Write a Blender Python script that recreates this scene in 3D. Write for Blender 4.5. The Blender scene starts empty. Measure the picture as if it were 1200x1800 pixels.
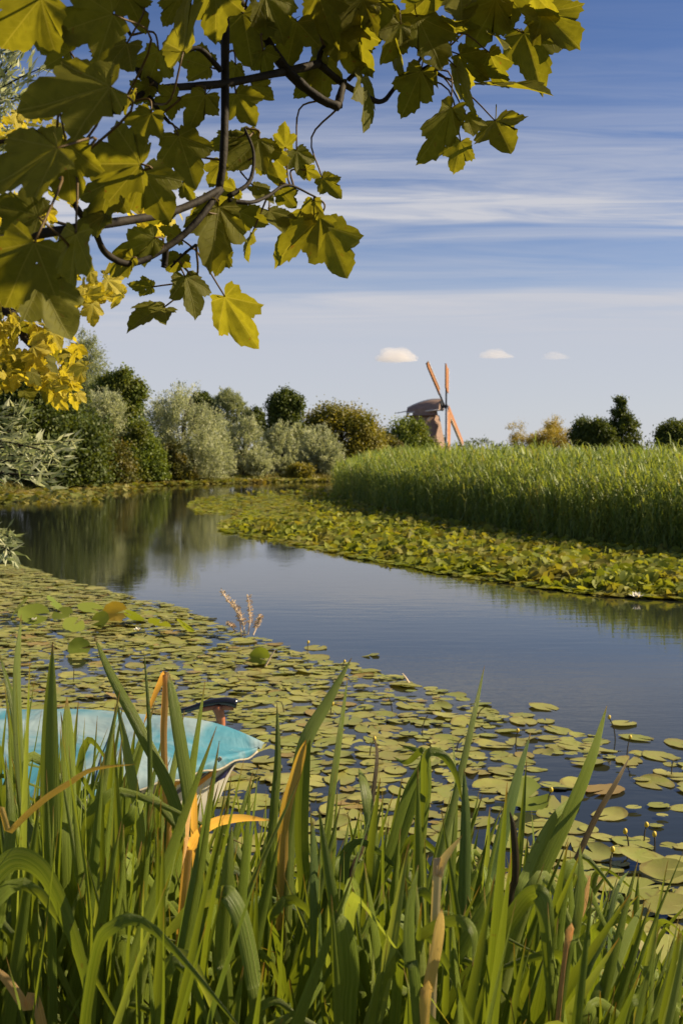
import bpy, math, random
import numpy as np
from mathutils import Vector, Matrix

R = math.radians
random.seed(7)
rng = np.random.default_rng(7)
scene = bpy.context.scene
C = scene.collection

# ------------------------------------------------------------------ camera
F = 2000.0          # focal length in photo pixels (1200 x 1800)
HOR = 790.0         # row of the horizon in the photo
CAMZ = 2.2
cd = bpy.data.cameras.new('camera')
cam = bpy.data.objects.new('camera', cd)
C.objects.link(cam)
cam.location = (0, 0, CAMZ)
cam.rotation_euler = (R(90), 0, 0)
cd.sensor_width = 36
cd.lens = 36 * F / 1800
cd.shift_y = -(900 - HOR) / 1800
cd.clip_start = 0.05
cd.clip_end = 20000
cd.dof.use_dof = True
cd.dof.focus_distance = 3.1
cd.dof.aperture_fstop = 10.0
scene.camera = cam

# ------------------------------------------------------------------ world, sun, exposure
SUN_AZ, SUN_EL = 81.0, 35.0         # degrees clockwise from the view direction, degrees above horizon
world = bpy.data.worlds.new('World')
scene.world = world
world.use_nodes = True
wn, wl = world.node_tree.nodes, world.node_tree.links
wn.clear()


def wnode(t, **kw):
    n = wn.new(t)
    for k, v in kw.items():
        setattr(n, k, v)
    return n


def wmath(op, a, b=None, c=None):
    n = wnode('ShaderNodeMath', operation=op)
    for i, v in enumerate((a, b, c)):
        if v is None:
            continue
        if isinstance(v, (int, float)):
            n.inputs[i].default_value = v
        else:
            wl.new(v, n.inputs[i])
    return n.outputs[0]


sky = wnode('ShaderNodeTexSky', sky_type='NISHITA')
sky.sun_disc = False
sky.sun_elevation = R(SUN_EL)
sky.sun_rotation = R(SUN_AZ)
sky.altitude = 2200
sky.air_density = 1.0
sky.dust_density = 0.4
sky.ozone_density = 2.0
hsv = wnode('ShaderNodeHueSaturation')
hsv.inputs['Hue'].default_value = 0.512
hsv.inputs['Saturation'].default_value = 1.15
wl.new(sky.outputs[0], hsv.inputs['Color'])
bg_sky = wnode('ShaderNodeBackground')
bg_sky.inputs[1].default_value = 0.0515
wl.new(hsv.outputs[0], bg_sky.inputs[0])
tc = wnode('ShaderNodeTexCoord')
sep = wnode('ShaderNodeSeparateXYZ')
wl.new(tc.outputs['Generated'], sep.inputs[0])
zc = wmath('MAXIMUM', sep.outputs[2], 0.004)
ya = wmath('MAXIMUM', wmath('ABSOLUTE', sep.outputs[1]), 0.02)
q = wmath('DIVIDE', zc, ya)                                  # streaks run along x over a high cloud deck
u = wmath('DIVIDE', sep.outputs[0], ya)
comb = wnode('ShaderNodeCombineXYZ')
wl.new(wmath('MULTIPLY', u, 2.2), comb.inputs[0])
wl.new(wmath('MULTIPLY', q, 26.0), comb.inputs[1])
n1 = wnode('ShaderNodeTexNoise')
n1.inputs['Scale'].default_value = 1.0
n1.inputs['Detail'].default_value = 3
wl.new(comb.outputs[0], n1.inputs['Vector'])
qd = wmath('ADD', q, wmath('MULTIPLY', wmath('SUBTRACT', n1.outputs['Fac'], 0.5), 0.055))
ramp = wnode('ShaderNodeValToRGB')
el = ramp.color_ramp.elements
stops = [(0.0, .88), (.05, .84), (.10, .84), (.134, .86), (.141, .50), (.155, .40), (.17, .24), (.182, .22), (.188, .42), (.196, .34),
         (.199, .85), (.220, .92), (.228, .55), (.245, .42), (.270, .38), (.285, .30), (.30, .22), (.335, .08),
         (.345, .09), (.355, .03), (.42, .05), (.7, .2), (1.0, .1)]
el[0].position, el[0].color = 0, (stops[0][1],) * 3 + (1,)
el[1].position, el[1].color = 1, (stops[-1][1],) * 3 + (1,)
for p_, v_ in stops[1:-1]:
    e = el.new(p_)
    e.color = (v_, v_, v_, 1)
wl.new(qd, ramp.inputs[0])
comb2 = wnode('ShaderNodeCombineXYZ')
wl.new(wmath('MULTIPLY', u, 3.0), comb2.inputs[0])
wl.new(wmath('MULTIPLY', q, 62.0), comb2.inputs[1])
n2 = wnode('ShaderNodeTexNoise')
n2.inputs['Scale'].default_value = 1.0
n2.inputs['Detail'].default_value = 6
n2.inputs['Roughness'].default_value = 0.62
n2.inputs['Distortion'].default_value = 1.1
wl.new(comb2.outputs[0], n2.inputs['Vector'])
streak = wmath('MULTIPLY_ADD', wmath('SUBTRACT', n2.outputs['Fac'], 0.5), 3.4, 1.0)
mrg = wnode('ShaderNodeMapRange')
mrg.inputs['From Min'].default_value = 0.09
mrg.inputs['From Max'].default_value = 0.20
wl.new(q, mrg.inputs['Value'])
mixs = wnode('ShaderNodeMix', data_type='FLOAT')
wl.new(mrg.outputs[0], mixs.inputs[0])
mixs.inputs[2].default_value = 1.0
wl.new(streak, mixs.inputs[3])
opac = wnode('ShaderNodeClamp')
wl.new(wmath('MULTIPLY', ramp.outputs[0], mixs.outputs[0]), opac.inputs[0])
bg_cloud = wnode('ShaderNodeBackground')
bg_cloud.inputs[0].default_value = (0.305, 0.31, 0.34, 1)
bg_cloud.inputs[1].default_value = 1.0
mixw = wnode('ShaderNodeMixShader')
wl.new(opac.outputs[0], mixw.inputs[0])
wl.new(bg_sky.outputs[0], mixw.inputs[1])
wl.new(bg_cloud.outputs[0], mixw.inputs[2])
wout = wnode('ShaderNodeOutputWorld')
wl.new(mixw.outputs[0], wout.inputs[0])

sd = bpy.data.lights.new('sun', 'SUN')
sd.energy = 5.0
sd.angle = R(0.55)
sd.color = (1.0, 0.83, 0.56)
sun = bpy.data.objects.new('sun', sd)
C.objects.link(sun)
TO_SUN = Vector((math.cos(R(SUN_EL)) * math.sin(R(SUN_AZ)), math.cos(R(SUN_EL)) * math.cos(R(SUN_AZ)), math.sin(R(SUN_EL))))
sun.rotation_euler = TO_SUN.to_track_quat('Z', 'Y').to_euler()

scene.view_settings.view_transform = 'Standard'
scene.view_settings.look = 'None'
scene.view_settings.exposure = 0.95
scene.view_settings.gamma = 1.0
cy = scene.cycles
cy.use_denoising = True
cy.max_bounces = 8
cy.transparent_max_bounces = 8
cy.transmission_bounces = 4
cy.diffuse_bounces = 3
cy.glossy_bounces = 3
cy.volume_bounces = 4
cy.caustics_reflective = False
cy.caustics_refractive = False


# ------------------------------------------------------------------ helpers
def P(x, y, Y):
    """Point of the place at depth Y seen at photo pixel (x, y)."""
    return np.array(((x - 600) * Y / F, Y, CAMZ - (y - HOR) * Y / F))


def on_water(x, y, z=0.0):
    return P(x, y, (CAMZ - z) * F / (y - HOR))


def tag(o, label=None, cat=None, group=None, kind=None):
    if label:
        o['label'] = label
    if cat:
        o['category'] = cat
    if group:
        o['group'] = group
    if kind:
        o['kind'] = kind
    return o


def link(o, parent=None):
    C.objects.link(o)
    if parent is not None:
        o.parent = parent
    return o


def empty(name, loc=(0, 0, 0), rz=0.0):
    o = bpy.data.objects.new(name, None)
    o.empty_display_size = 0.1
    o.location = loc
    o.rotation_euler = (0, 0, rz)
    return link(o)


def npmesh(name, verts, faces, mat=None, smooth=False, var=None, uv=None):
    """verts (n,3); faces (m,3) or (m,4) int array, or a list of tuples."""
    me = bpy.data.meshes.new(name)
    verts = np.asarray(verts, np.float32)
    if isinstance(faces, list):
        me.from_pydata(verts.tolist(), [], faces)
    else:
        faces = np.asarray(faces, np.int32)
        k = faces.shape[1]
        me.vertices.add(len(verts))
        me.vertices.foreach_set('co', verts.ravel())
        me.loops.add(faces.size)
        me.loops.foreach_set('vertex_index', faces.ravel())
        me.polygons.add(len(faces))
        me.polygons.foreach_set('loop_start', np.arange(0, faces.size, k, dtype=np.int32))
    if var is not None:
        a = me.attributes.new('var', 'FLOAT', 'POINT')
        a.data.foreach_set('value', np.asarray(var, np.float32))
    if uv is not None:
        a = me.attributes.new('uvw', 'FLOAT_VECTOR', 'POINT')
        uv3 = np.zeros((len(verts), 3), np.float32)
        uv3[:, :2] = uv
        a.data.foreach_set('vector', uv3.ravel())
    me.update(calc_edges=True)
    if smooth:
        me.polygons.foreach_set('use_smooth', np.ones(len(me.polygons), bool))
    if mat is not None:
        me.materials.append(mat)
    return me


def obj(name, me, parent=None, loc=None):
    o = bpy.data.objects.new(name, me)
    if loc is not None:
        o.location = loc
    return link(o, parent)


def smooth_path(pts, n=5):
    pts = np.asarray(pts, float)
    if len(pts) < 3:
        t = np.linspace(0, 1, n + 1)[:, None]
        return pts[0] * (1 - t) + pts[-1] * t
    p = np.vstack([2 * pts[0] - pts[1], pts, 2 * pts[-1] - pts[-2]])
    out = []
    for i in range(1, len(p) - 2):
        for k in range(n):
            t = k / n
            out.append(0.5 * ((2 * p[i]) + (-p[i - 1] + p[i + 1]) * t + (2 * p[i - 1] - 5 * p[i] + 4 * p[i + 1] - p[i + 2]) * t ** 2 +
                              (-p[i - 1] + 3 * p[i] - 3 * p[i + 1] + p[i + 2]) * t ** 3))
    out.append(pts[-1])
    return np.array(out)


class MB:
    """Collects shapes into one mesh."""
    def __init__(self):
        self.v, self.f = [], []

    def add(self, v, f):
        o = len(self.v)
        self.v += [tuple(map(float, p)) for p in v]
        self.f += [tuple(int(i) + o for i in q_) for q_ in f]

    def tube(self, pts, r0, r1=None, n=6, seg=4, smooth=True, wob=0.0):
        pts = smooth_path(pts, seg) if smooth and len(pts) > 2 else np.asarray(pts, float)
        m = len(pts)
        r1 = r0 if r1 is None else r1
        rad = np.linspace(r0, r1, m)
        if wob:
            rad = rad * (1 + wob * rng.standard_normal(m))
        tan = np.gradient(pts, axis=0)
        tan /= np.linalg.norm(tan, axis=1)[:, None] + 1e-9
        ref = np.array((0.31, 0.17, 0.93))
        v, f = [], []
        for i in range(m):
            a = np.cross(tan[i], ref)
            if np.linalg.norm(a) < 1e-3:
                a = np.cross(tan[i], (1, 0, 0))
            a /= np.linalg.norm(a)
            b = np.cross(tan[i], a)
            for k in range(n):
                t = 2 * math.pi * k / n
                v.append(pts[i] + rad[i] * (math.cos(t) * a + math.sin(t) * b))
        for i in range(m - 1):
            for k in range(n):
                f.append((i * n + k, i * n + (k + 1) % n, (i + 1) * n + (k + 1) % n, (i + 1) * n + k))
        f.append(tuple(range(n - 1, -1, -1)))
        f.append(tuple((m - 1) * n + k for k in range(n)))
        self.add(v, f)
        return self

    def box(self, c, s, M=None):
        x, y, z = (d / 2 for d in s)
        v = [np.array(p) for p in ((-x, -y, -z), (x, -y, -z), (x, y, -z), (-x, y, -z), (-x, -y, z), (x, -y, z), (x, y, z), (-x, y, z))]
        if M is not None:
            v = [np.array(M @ Vector(p)) for p in v]
        self.add([p + np.array(c) for p in v], [(0, 3, 2, 1), (4, 5, 6, 7), (0, 1, 5, 4), (1, 2, 6, 5), (2, 3, 7, 6), (3, 0, 4, 7)])
        return self

    def beam(self, a, b, w, h, up=(0, 0, 1)):
        a, b = np.array(a, float), np.array(b, float)
        t = (b - a) / np.linalg.norm(b - a)
        s = np.cross(t, up)
        s /= np.linalg.norm(s)
        n = np.cross(s, t)
        v = [p + s * i * w / 2 + n * j * h / 2 for p in (a, b) for i, j in ((-1, -1), (1, -1), (1, 1), (-1, 1))]
        self.add(v, [(0, 3, 2, 1), (4, 5, 6, 7), (0, 1, 5, 4), (1, 2, 6, 5), (2, 3, 7, 6), (3, 0, 4, 7)])
        return self

    def build(self, name, mat, parent=None, smooth=False, loc=None):
        v = np.array(self.v)
        if loc is not None:
            v = v - np.array(loc)
        return obj(name, npmesh(name, v, self.f, mat, smooth), parent, loc)


# ------------------------------------------------------------------ materials
def newmat(name):
    m = bpy.data.materials.new(name)
    m.use_nodes = True
    nt = m.node_tree
    nt.nodes.clear()
    out = nt.nodes.new('ShaderNodeOutputMaterial')
    return m, nt, out


class NT:
    def __init__(self, name):
        self.m, self.nt, self.out = newmat(name)

    def n(self, t, **kw):
        x = self.nt.nodes.new(t)
        for k, v in kw.items():
            setattr(x, k, v)
        return x

    def l(self, a, b):
        self.nt.links.new(a, b)

    def put(self, sock, v):
        if isinstance(v, (int, float)):
            sock.default_value = v
        elif isinstance(v, tuple):
            sock.default_value = v if len(v) == 4 or sock.type == 'VECTOR' else v + (1,)
        else:
            self.l(v, sock)

    def math(self, op, a, b=None, c=None):
        x = self.n('ShaderNodeMath', operation=op)
        for i, v in enumerate((a, b, c)):
            if v is not None:
                self.put(x.inputs[i], v)
        return x.outputs[0]

    def noise(self, vec, scale, detail=3, dist=0.0, rough=0.5):
        x = self.n('ShaderNodeTexNoise')
        x.inputs['Scale'].default_value = scale
        x.inputs['Detail'].default_value = detail
        x.inputs['Distortion'].default_value = dist
        x.inputs['Roughness'].default_value = rough
        if vec is not None:
            self.l(vec, x.inputs['Vector'])
        return x.outputs['Fac']

    def mix(self, f, a, b):
        x = self.n('ShaderNodeMix', data_type='RGBA')
        self.put(x.inputs[0], f)
        self.put(x.inputs[6], a)
        self.put(x.inputs[7], b)
        return x.outputs[2]

    def mapr(self, v, a, b, c=0.0, d=1.0):
        x = self.n('ShaderNodeMapRange')
        x.interpolation_type = 'SMOOTHSTEP'
        self.put(x.inputs['Value'], v)
        for k, s in zip(('From Min', 'From Max', 'To Min', 'To Max'), (a, b, c, d)):
            x.inputs[k].default_value = s
        return x.outputs[0]

    def attr(self, name):
        return self.n('ShaderNodeAttribute', attribute_name=name)

    def rand(self):
        return self.n('ShaderNodeObjectInfo').outputs['Random']

    def scalev(self, vec, s):
        x = self.n('ShaderNodeMapping')
        self.l(vec, x.inputs['Vector'])
        x.inputs['Scale'].default_value = s
        return x.outputs[0]

    def bump(self, h, strength, dist=0.01):
        x = self.n('ShaderNodeBump')
        x.inputs['Strength'].default_value = strength
        x.inputs['Distance'].default_value = dist
        self.l(h, x.inputs['Height'])
        return x.outputs[0]

    def leaf(self, col, trans=0.35, rough=0.5, spec=0.35, tcol=None, normal=None, tgain=1.6, tint=(1.1, 1.0, .35)):
        """Leaf: a reflecting and a light-transmitting share."""
        p = self.n('ShaderNodeBsdfPrincipled')
        self.put(p.inputs['Base Color'], col)
        p.inputs['Roughness'].default_value = rough
        p.inputs['Specular IOR Level'].default_value = spec
        t = self.n('ShaderNodeBsdfTranslucent')
        if tcol is None:
            g = self.n('ShaderNodeMix', data_type='RGBA', blend_type='MULTIPLY')
            g.inputs[0].default_value = 1
            self.put(g.inputs[6], col)
            g.inputs[7].default_value = tuple(tgain * c_ for c_ in tint) + (1,)
            tcol = g.outputs[2]
        self.put(t.inputs[0], tcol)
        if normal is not None:
            self.l(normal, p.inputs['Normal'])
        s = self.n('ShaderNodeMixShader')
        s.inputs[0].default_value = trans
        self.l(p.outputs[0], s.inputs[1])
        self.l(t.outputs[0], s.inputs[2])
        self.l(s.outputs[0], self.out.inputs[0])
        return s

    def plain(self, col, rough=0.6, spec=0.4, normal=None, metal=0.0):
        p = self.n('ShaderNodeBsdfPrincipled')
        self.put(p.inputs['Base Color'], col)
        self.put(p.inputs['Roughness'], rough)
        p.inputs['Specular IOR Level'].default_value = spec
        p.inputs['Metallic'].default_value = metal
        if normal is not None:
            self.l(normal, p.inputs['Normal'])
        self.l(p.outputs[0], self.out.inputs[0])
        return p


def mat_foliage(name, a, b, c=None, trans=0.3, rough=0.55, spec=0.3, wscale=0.5, tint=(1.1, 1.0, .35)):
    """Crown leaves: colour a to b by leaf, patches of c."""
    k = NT(name)
    var = k.attr('var').outputs['Fac']
    geo = k.n('ShaderNodeNewGeometry')
    col = k.mix(var, a, b)
    if c is not None:
        nz = k.noise(geo.outputs['Position'], wscale, 2)
        col = k.mix(k.mapr(nz, 0.45, 0.65, 0, 0.8), col, c)
    k.leaf(col, trans, rough, spec, tint=tint)
    return k.m


def mat_plain(name, col, rough=0.6, spec=0.4, noise=0.0, nscale=20, col2=None, bump=0.0):
    k = NT(name)
    geo = k.n('ShaderNodeTexCoord')
    base = col
    nrm = None
    if noise or bump:
        nz = k.noise(geo.outputs['Object'], nscale, 4)
        if noise:
            c2 = col2 if col2 else tuple(max(0, x * (1 - noise)) for x in col)
            base = k.mix(k.mapr(nz, 0.3, 0.7), col, c2)
        if bump:
            nrm = k.bump(nz, bump, 0.01)
    k.plain(base, rough, spec, nrm)
    return k.m


M = {}
M['willow'] = mat_foliage('willow_leaf', (0.15, 0.18, 0.075), (0.55, 0.555, 0.37), trans=0.35, rough=0.5, tint=(.92, .92, .6))
M['willow_far'] = mat_foliage('willow_leaf_far', (0.12, 0.15, 0.06), (0.36, 0.38, 0.22), trans=0.35, tint=(.95, .95, .55))
M['green'] = mat_foliage('green_leaf', (0.065, 0.11, 0.012), (0.18, 0.22, 0.032), (0.13, 0.145, 0.022), wscale=0.6)
M['dark'] = mat_foliage('dark_leaf', (0.04, 0.068, 0.011), (0.115, 0.14, 0.025), trans=0.28)
M['olive'] = mat_foliage('olive_leaf', (0.065, 0.08, 0.014), (0.15, 0.14, 0.028), (0.14, 0.115, 0.024), wscale=0.8)
M['gold'] = mat_foliage('gold_leaf', (0.15, 0.145, 0.018), (0.28, 0.24, 0.035), (0.13, 0.14, 0.02), wscale=0.5)
M['palegold'] = mat_foliage('pale_gold_leaf', (0.30, 0.24, 0.05), (0.42, 0.35, 0.09), trans=0.3)
M['bark'] = mat_plain('bark', (0.075, 0.06, 0.045), 0.9, 0.2, 0.6, 14, bump=0.6)
M['twig'] = mat_plain('twig', (0.024, 0.017, 0.010), 0.75, 0.25, 0.55, 40, bump=0.4)

# reed
k = NT('reed')
var = k.attr('var').outputs['Fac']
uvw = k.n('ShaderNodeSeparateXYZ')
k.l(k.attr('uvw').outputs['Vector'], uvw.inputs[0])
col = k.mix(var, (0.115, 0.18, 0.04), (0.31, 0.36, 0.10))
col = k.mix(k.mapr(k.math('FRACT', k.math('MULTIPLY', var, 17.3)), 0.9, 1.0, 0, 0.7), col, (0.32, 0.24, 0.09))
k.leaf(col, 0.35, 0.5, 0.3)
M['reed'] = k.m

# maple leaf: veins drawn from the leaf's own coordinates
def mat_maple(name, a, b, vein, trans, brown=(0.16, 0.075, 0.02), tgain=1.5, tint=(1.05, 1.0, .35)):
    k = NT(name)
    v = k.attr('uvw').outputs['Vector']
    s = k.n('ShaderNodeSeparateXYZ')
    k.l(v, s.inputs[0])
    x, y = s.outputs[0], s.outputs[1]
    dmin = None
    for ang in (90, 40, 140, -12, 192):
        ca, sa = math.cos(R(ang)), math.sin(R(ang))
        perp = k.math('ABSOLUTE', k.math('SUBTRACT', k.math('MULTIPLY', x, sa), k.math('MULTIPLY', y, ca)))
        along = k.math('ADD', k.math('MULTIPLY', x, ca), k.math('MULTIPLY', y, sa))
        # side veins leave each main vein at about 45 degrees
        sv = k.math('ABSOLUTE', k.math('SUBTRACT', k.math('FRACT', k.math('MULTIPLY', k.math('SUBTRACT', along, k.math('MULTIPLY', perp, 0.9)), 8.0)), 0.5))
        near = k.mapr(perp, 0.0, 0.16, 1.0, 0.0)
        pos = k.math('GREATER_THAN', along, 0.0)
        main = k.mapr(perp, 0.004, 0.014, 1.0, 0.0)
        side = k.math('MULTIPLY', k.mapr(sv, 0.0, 0.09, 0.55, 0.0), near)
        d = k.math('MULTIPLY', k.math('MAXIMUM', main, side), pos)
        dmin = d if dmin is None else k.math('MAXIMUM', dmin, d)
    rnd = k.rand()
    nz = k.noise(v, 5.0, 4, 0.5)
    col = k.mix(rnd, a, b)
    col = k.mix(k.mapr(nz, 0.35, 0.7, 0, 0.45), col, tuple(c * 0.6 for c in a))
    col = k.mix(k.math('MULTIPLY', dmin, 0.6), col, vein)
    off = k.n('ShaderNodeVectorMath', operation='ADD')
    k.l(v, off.inputs[0])
    k.l(rnd, off.inputs[1])
    spots = k.noise(off.outputs[0], 7.0, 2, 0.3)
    col = k.mix(k.mapr(spots, 0.70, 0.76, 0, 0.75), col, brown)
    hgt = k.math('ADD', dmin, k.math('MULTIPLY', nz, 0.4))
    sh = k.leaf(col, trans, 0.6, 0.15, normal=k.bump(hgt, 0.35, 0.01), tgain=tgain, tint=tint)
    # a few eaten holes
    off2 = k.n('ShaderNodeVectorMath', operation='MULTIPLY_ADD')
    k.l(v, off2.inputs[0])
    off2.inputs[1].default_value = (1, 1, 1)
    k.l(k.math('MULTIPLY', rnd, 37.0), off2.inputs[2])
    hole = k.math('GREATER_THAN', k.noise(off2.outputs[0], 4.5, 1, 0.2), 0.775)
    tr = k.n('ShaderNodeBsdfTransparent')
    mx = k.n('ShaderNodeMixShader')
    k.l(hole, mx.inputs[0])
    k.l(sh.outputs[0], mx.inputs[1])
    k.l(tr.outputs[0], mx.inputs[2])
    k.l(mx.outputs[0], k.out.inputs[0])
    return k.m


M['maple'] = mat_maple('maple_leaf', (0.125, 0.125, 0.016), (0.195, 0.185, 0.025), (0.24, 0.22, 0.06), 0.55, tgain=1.75, tint=(1.08, 1.0, .33))
M['maple_yellow'] = mat_maple('yellow_maple_leaf', (0.46, 0.37, 0.035), (0.62, 0.52, 0.08), (0.74, 0.66, 0.2), 0.5, tgain=1.2)

# iris blade
def mat_blade(name, a, b, c, trans=0.28, rough=0.38, tipcol=(0.22, 0.13, 0.04)):
    k = NT(name)
    v = k.attr('uvw').outputs['Vector']
    s = k.n('ShaderNodeSeparateXYZ')
    k.l(v, s.inputs[0])
    rnd = k.rand()
    ribs = k.noise(k.scalev(v, (26, 1.2, 1)), 1.0, 2)
    col = k.mix(rnd, a, b)
    col = k.mix(k.mapr(ribs, 0.35, 0.65, 0, 0.75), col, c)
    spk = k.noise(k.n('ShaderNodeTexCoord').outputs['Object'], 70.0, 2)
    col = k.mix(k.mapr(spk, 0.68, 0.76, 0, 0.5), col, (0.12, 0.075, 0.02))
    blot = k.noise(k.scalev(k.n('ShaderNodeTexCoord').outputs['Object'], (8, 8, 3)), 1.0, 3)
    col = k.mix(k.mapr(blot, 0.62, 0.80, 0, 0.5), col, (0.16, 0.17, 0.035))
    tip = k.mapr(k.math('ADD', s.outputs[1], k.math('MULTIPLY', blot, 0.06)), 0.985, 1.03)
    col = k.mix(tip, col, tipcol)
    k.leaf(col, trans, rough, 0.25, normal=k.bump(ribs, 0.7, 0.004), tgain=1.75)
    return k.m


M['iris'] = mat_blade('iris_leaf', (0.075, 0.125, 0.012), (0.15, 0.20, 0.024), (0.20, 0.245, 0.04), rough=.42)
M['iris_light'] = mat_blade('light_iris_leaf', (0.17, 0.24, 0.045), (0.22, 0.27, 0.06), (0.26, 0.30, 0.09), 0.35)
M['iris_blue'] = mat_blade('bluish_iris_leaf', (0.075, 0.13, 0.03), (0.10, 0.155, 0.035), (0.15, 0.20, 0.06), rough=.45)
M['dead_orange'] = mat_blade('withered_orange_leaf', (0.56, 0.26, 0.07), (0.60, 0.35, 0.12), (0.70, 0.48, 0.22), 0.42, 0.6)
M['dead_yellow'] = mat_blade('yellowed_leaf', (0.55, 0.33, 0.05), (0.60, 0.40, 0.08), (0.62, 0.46, 0.16), 0.3, 0.55)
M['dead_tan'] = mat_blade('tan_dry_leaf', (0.55, 0.42, 0.20), (0.60, 0.46, 0.24), (0.66, 0.55, 0.32), 0.3, 0.6)
M['stem_dark'] = mat_blade('dark_stem', (0.05, 0.04, 0.02), (0.07, 0.05, 0.02), (0.10, 0.07, 0.03), 0.05, 0.6)

# lily pads
def mat_pad(name, a, b, c, use_var):
    k = NT(name)
    v = k.attr('uvw').outputs['Vector']
    s = k.n('ShaderNodeSeparateXYZ')
    k.l(v, s.inputs[0])
    rnd = k.attr('var').outputs['Fac'] if use_var else k.rand()
    geo = k.n('ShaderNodeNewGeometry')
    r = k.math('SQRT', k.math('ADD', k.math('MULTIPLY', s.outputs[0], s.outputs[0]), k.math('MULTIPLY', s.outputs[1], s.outputs[1])))
    th = k.math('ARCTAN2', s.outputs[1], s.outputs[0])
    ray = k.math('ABSOLUTE', k.math('SINE', k.math('MULTIPLY', th, 9.0)))
    veins = k.mapr(ray, 0.0, 0.16, 0.35, 0.0)
    nz = k.noise(geo.outputs['Position'], 9.0, 4, 0.4)
    col = k.mix(rnd, a, b)
    col = k.mix(k.mapr(nz, 0.4, 0.72, 0, 0.6), col, c)
    dull = k.noise(geo.outputs['Position'], 1.7, 3, 0.5)
    col = k.mix(k.mapr(dull, 0.45, 0.68, 0, 0.55), col, (0.20, 0.17, 0.055))
    col = k.mix(k.mapr(k.math('FRACT', k.math('MULTIPLY', rnd, 3.31)), 0.5, 1.0, 0, 0.55), col, (0.17, 0.21, 0.045))
    col = k.mix(veins, col, (0.34, 0.33, 0.11))
    rn = k.math('FRACT', k.math('MULTIPLY', rnd, 7.77))
    edge = k.mapr(k.math('ADD', r, k.math('MULTIPLY', k.math('SUBTRACT', nz, 0.5), 0.5)), 0.86, 1.05, 0, 0.65)
    col = k.mix(edge, col, (0.17, 0.13, 0.04))
    spots = k.noise(geo.outputs['Position'], 26.0, 3, 0.6)
    col = k.mix(k.mapr(spots, 0.64, 0.74, 0, 0.6), col, (0.11, 0.075, 0.03))
    col = k.mix(k.mapr(rn, 0.93, 0.98, 0, 0.6), col, (0.25, 0.14, 0.05))
    k.leaf(col, 0.12, 0.5, 0.25, normal=k.bump(k.math('SUBTRACT', nz, veins), 0.3, 0.01))
    return k.m


PA, PB, PC = (0.20, 0.22, 0.042), (0.33, 0.32, 0.085), (0.27, 0.24, 0.07)
M['pad'] = mat_pad('lily_pad', PA, PB, PC, False)
M['pad_mass'] = mat_pad('lily_pad_mass', PA, PB, PC, True)
M['pad_far'] = mat_foliage('far_pad_leaf', (0.10, 0.135, 0.016), (0.29, 0.31, 0.045), (0.22, 0.19, 0.045), trans=0.35, rough=0.6, spec=0.15, wscale=1.2)
M['pad_green'] = mat_foliage('raised_pad', (0.14, 0.19, 0.03), (0.20, 0.24, 0.04), trans=0.35, rough=0.55, spec=0.15)

# water
k = NT('water')
pos = k.n('ShaderNodeTexCoord').outputs['Object']
r1 = k.noise(k.scalev(pos, (0.9, 3.0, 1)), 1.6, 3, 0.3)
r2 = k.noise(k.scalev(pos, (1.2, 3.2, 1)), 7.0, 2, 0.2)
patch = k.mapr(k.noise(k.scalev(pos, (0.05, 0.16, 1)), 1.0, 2), 0.46, 0.62, 0.12, 1.0)
hh = k.math('ADD', k.math('MULTIPLY', r1, 0.55), k.math('MULTIPLY', k.math('MULTIPLY', r2, 0.35), patch))
pw = k.plain((0.014, 0.017, 0.013), 0.03, 0.5, k.bump(hh, 0.055, 0.05))
pw.inputs['IOR'].default_value = 1.333
M['water'] = k.m

# ground
k = NT('ground')
pos = k.n('ShaderNodeTexCoord').outputs['Object']
g1 = k.noise(pos, 0.35, 4)
g2 = k.noise(pos, 9.0, 4)
col = k.mix(k.mapr(g1, 0.35, 0.65), (0.075, 0.09, 0.022), (0.12, 0.115, 0.04))
col = k.mix(k.mapr(g2, 0.4, 0.7, 0, 0.6), col, (0.045, 0.038, 0.02))
k.plain(col, 0.9, 0.2, k.bump(g2, 0.6, 0.05))
M['ground'] = k.m
M['grass'] = mat_foliage('grass_blade', (0.10, 0.13, 0.02), (0.24, 0.22, 0.05), (0.22, 0.17, 0.05), trans=0.3)

# ------------------------------------------------------------------ ground and water
RIVER = np.array([(-6.0, 5.4), (-3.5, 5.0), (-2, 4.5), (0, 4.25), (3, 4.2), (10, 5), (40, 8), (40, 16), (14, 18.5), (8.2, 22.5),
                  (6.9, 24.2), (5.3, 28), (3.9, 32.5), (1.9, 40), (0.1, 55), (0.6, 61), (4, 67), (12, 72), (40, 76), (40, 84), (5, 81), (-3, 78.5),
                  (-8, 75), (-12.5, 68), (-15.5, 60), (-16.0, 52), (-13.0, 42), (-9.5, 29), (-7.6, 21), (-5.6, 14), (-4.9, 9)])


def seg_dist(px, py, poly, closed=True):
    d = np.full(px.shape, 1e9)
    n = len(poly)
    for i in range(n if closed else n - 1):
        a, b = poly[i], poly[(i + 1) % n]
        ab = b - a
        t = np.clip(((px - a[0]) * ab[0] + (py - a[1]) * ab[1]) / (ab @ ab), 0, 1)
        d = np.minimum(d, np.hypot(px - a[0] - t * ab[0], py - a[1] - t * ab[1]))
    return d


def inside(px, py, poly):
    c = np.zeros(px.shape, bool)
    n = len(poly)
    for i in range(n):
        (x0, y0), (x1, y1) = poly[i], poly[(i + 1) % n]
        cond = ((y0 > py) != (y1 > py))
        with np.errstate(divide='ignore', invalid='ignore'):
            xi = (x1 - x0) * (py - y0) / (y1 - y0 + 1e-12) + x0
        c ^= cond & (px < xi)
    return c


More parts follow.
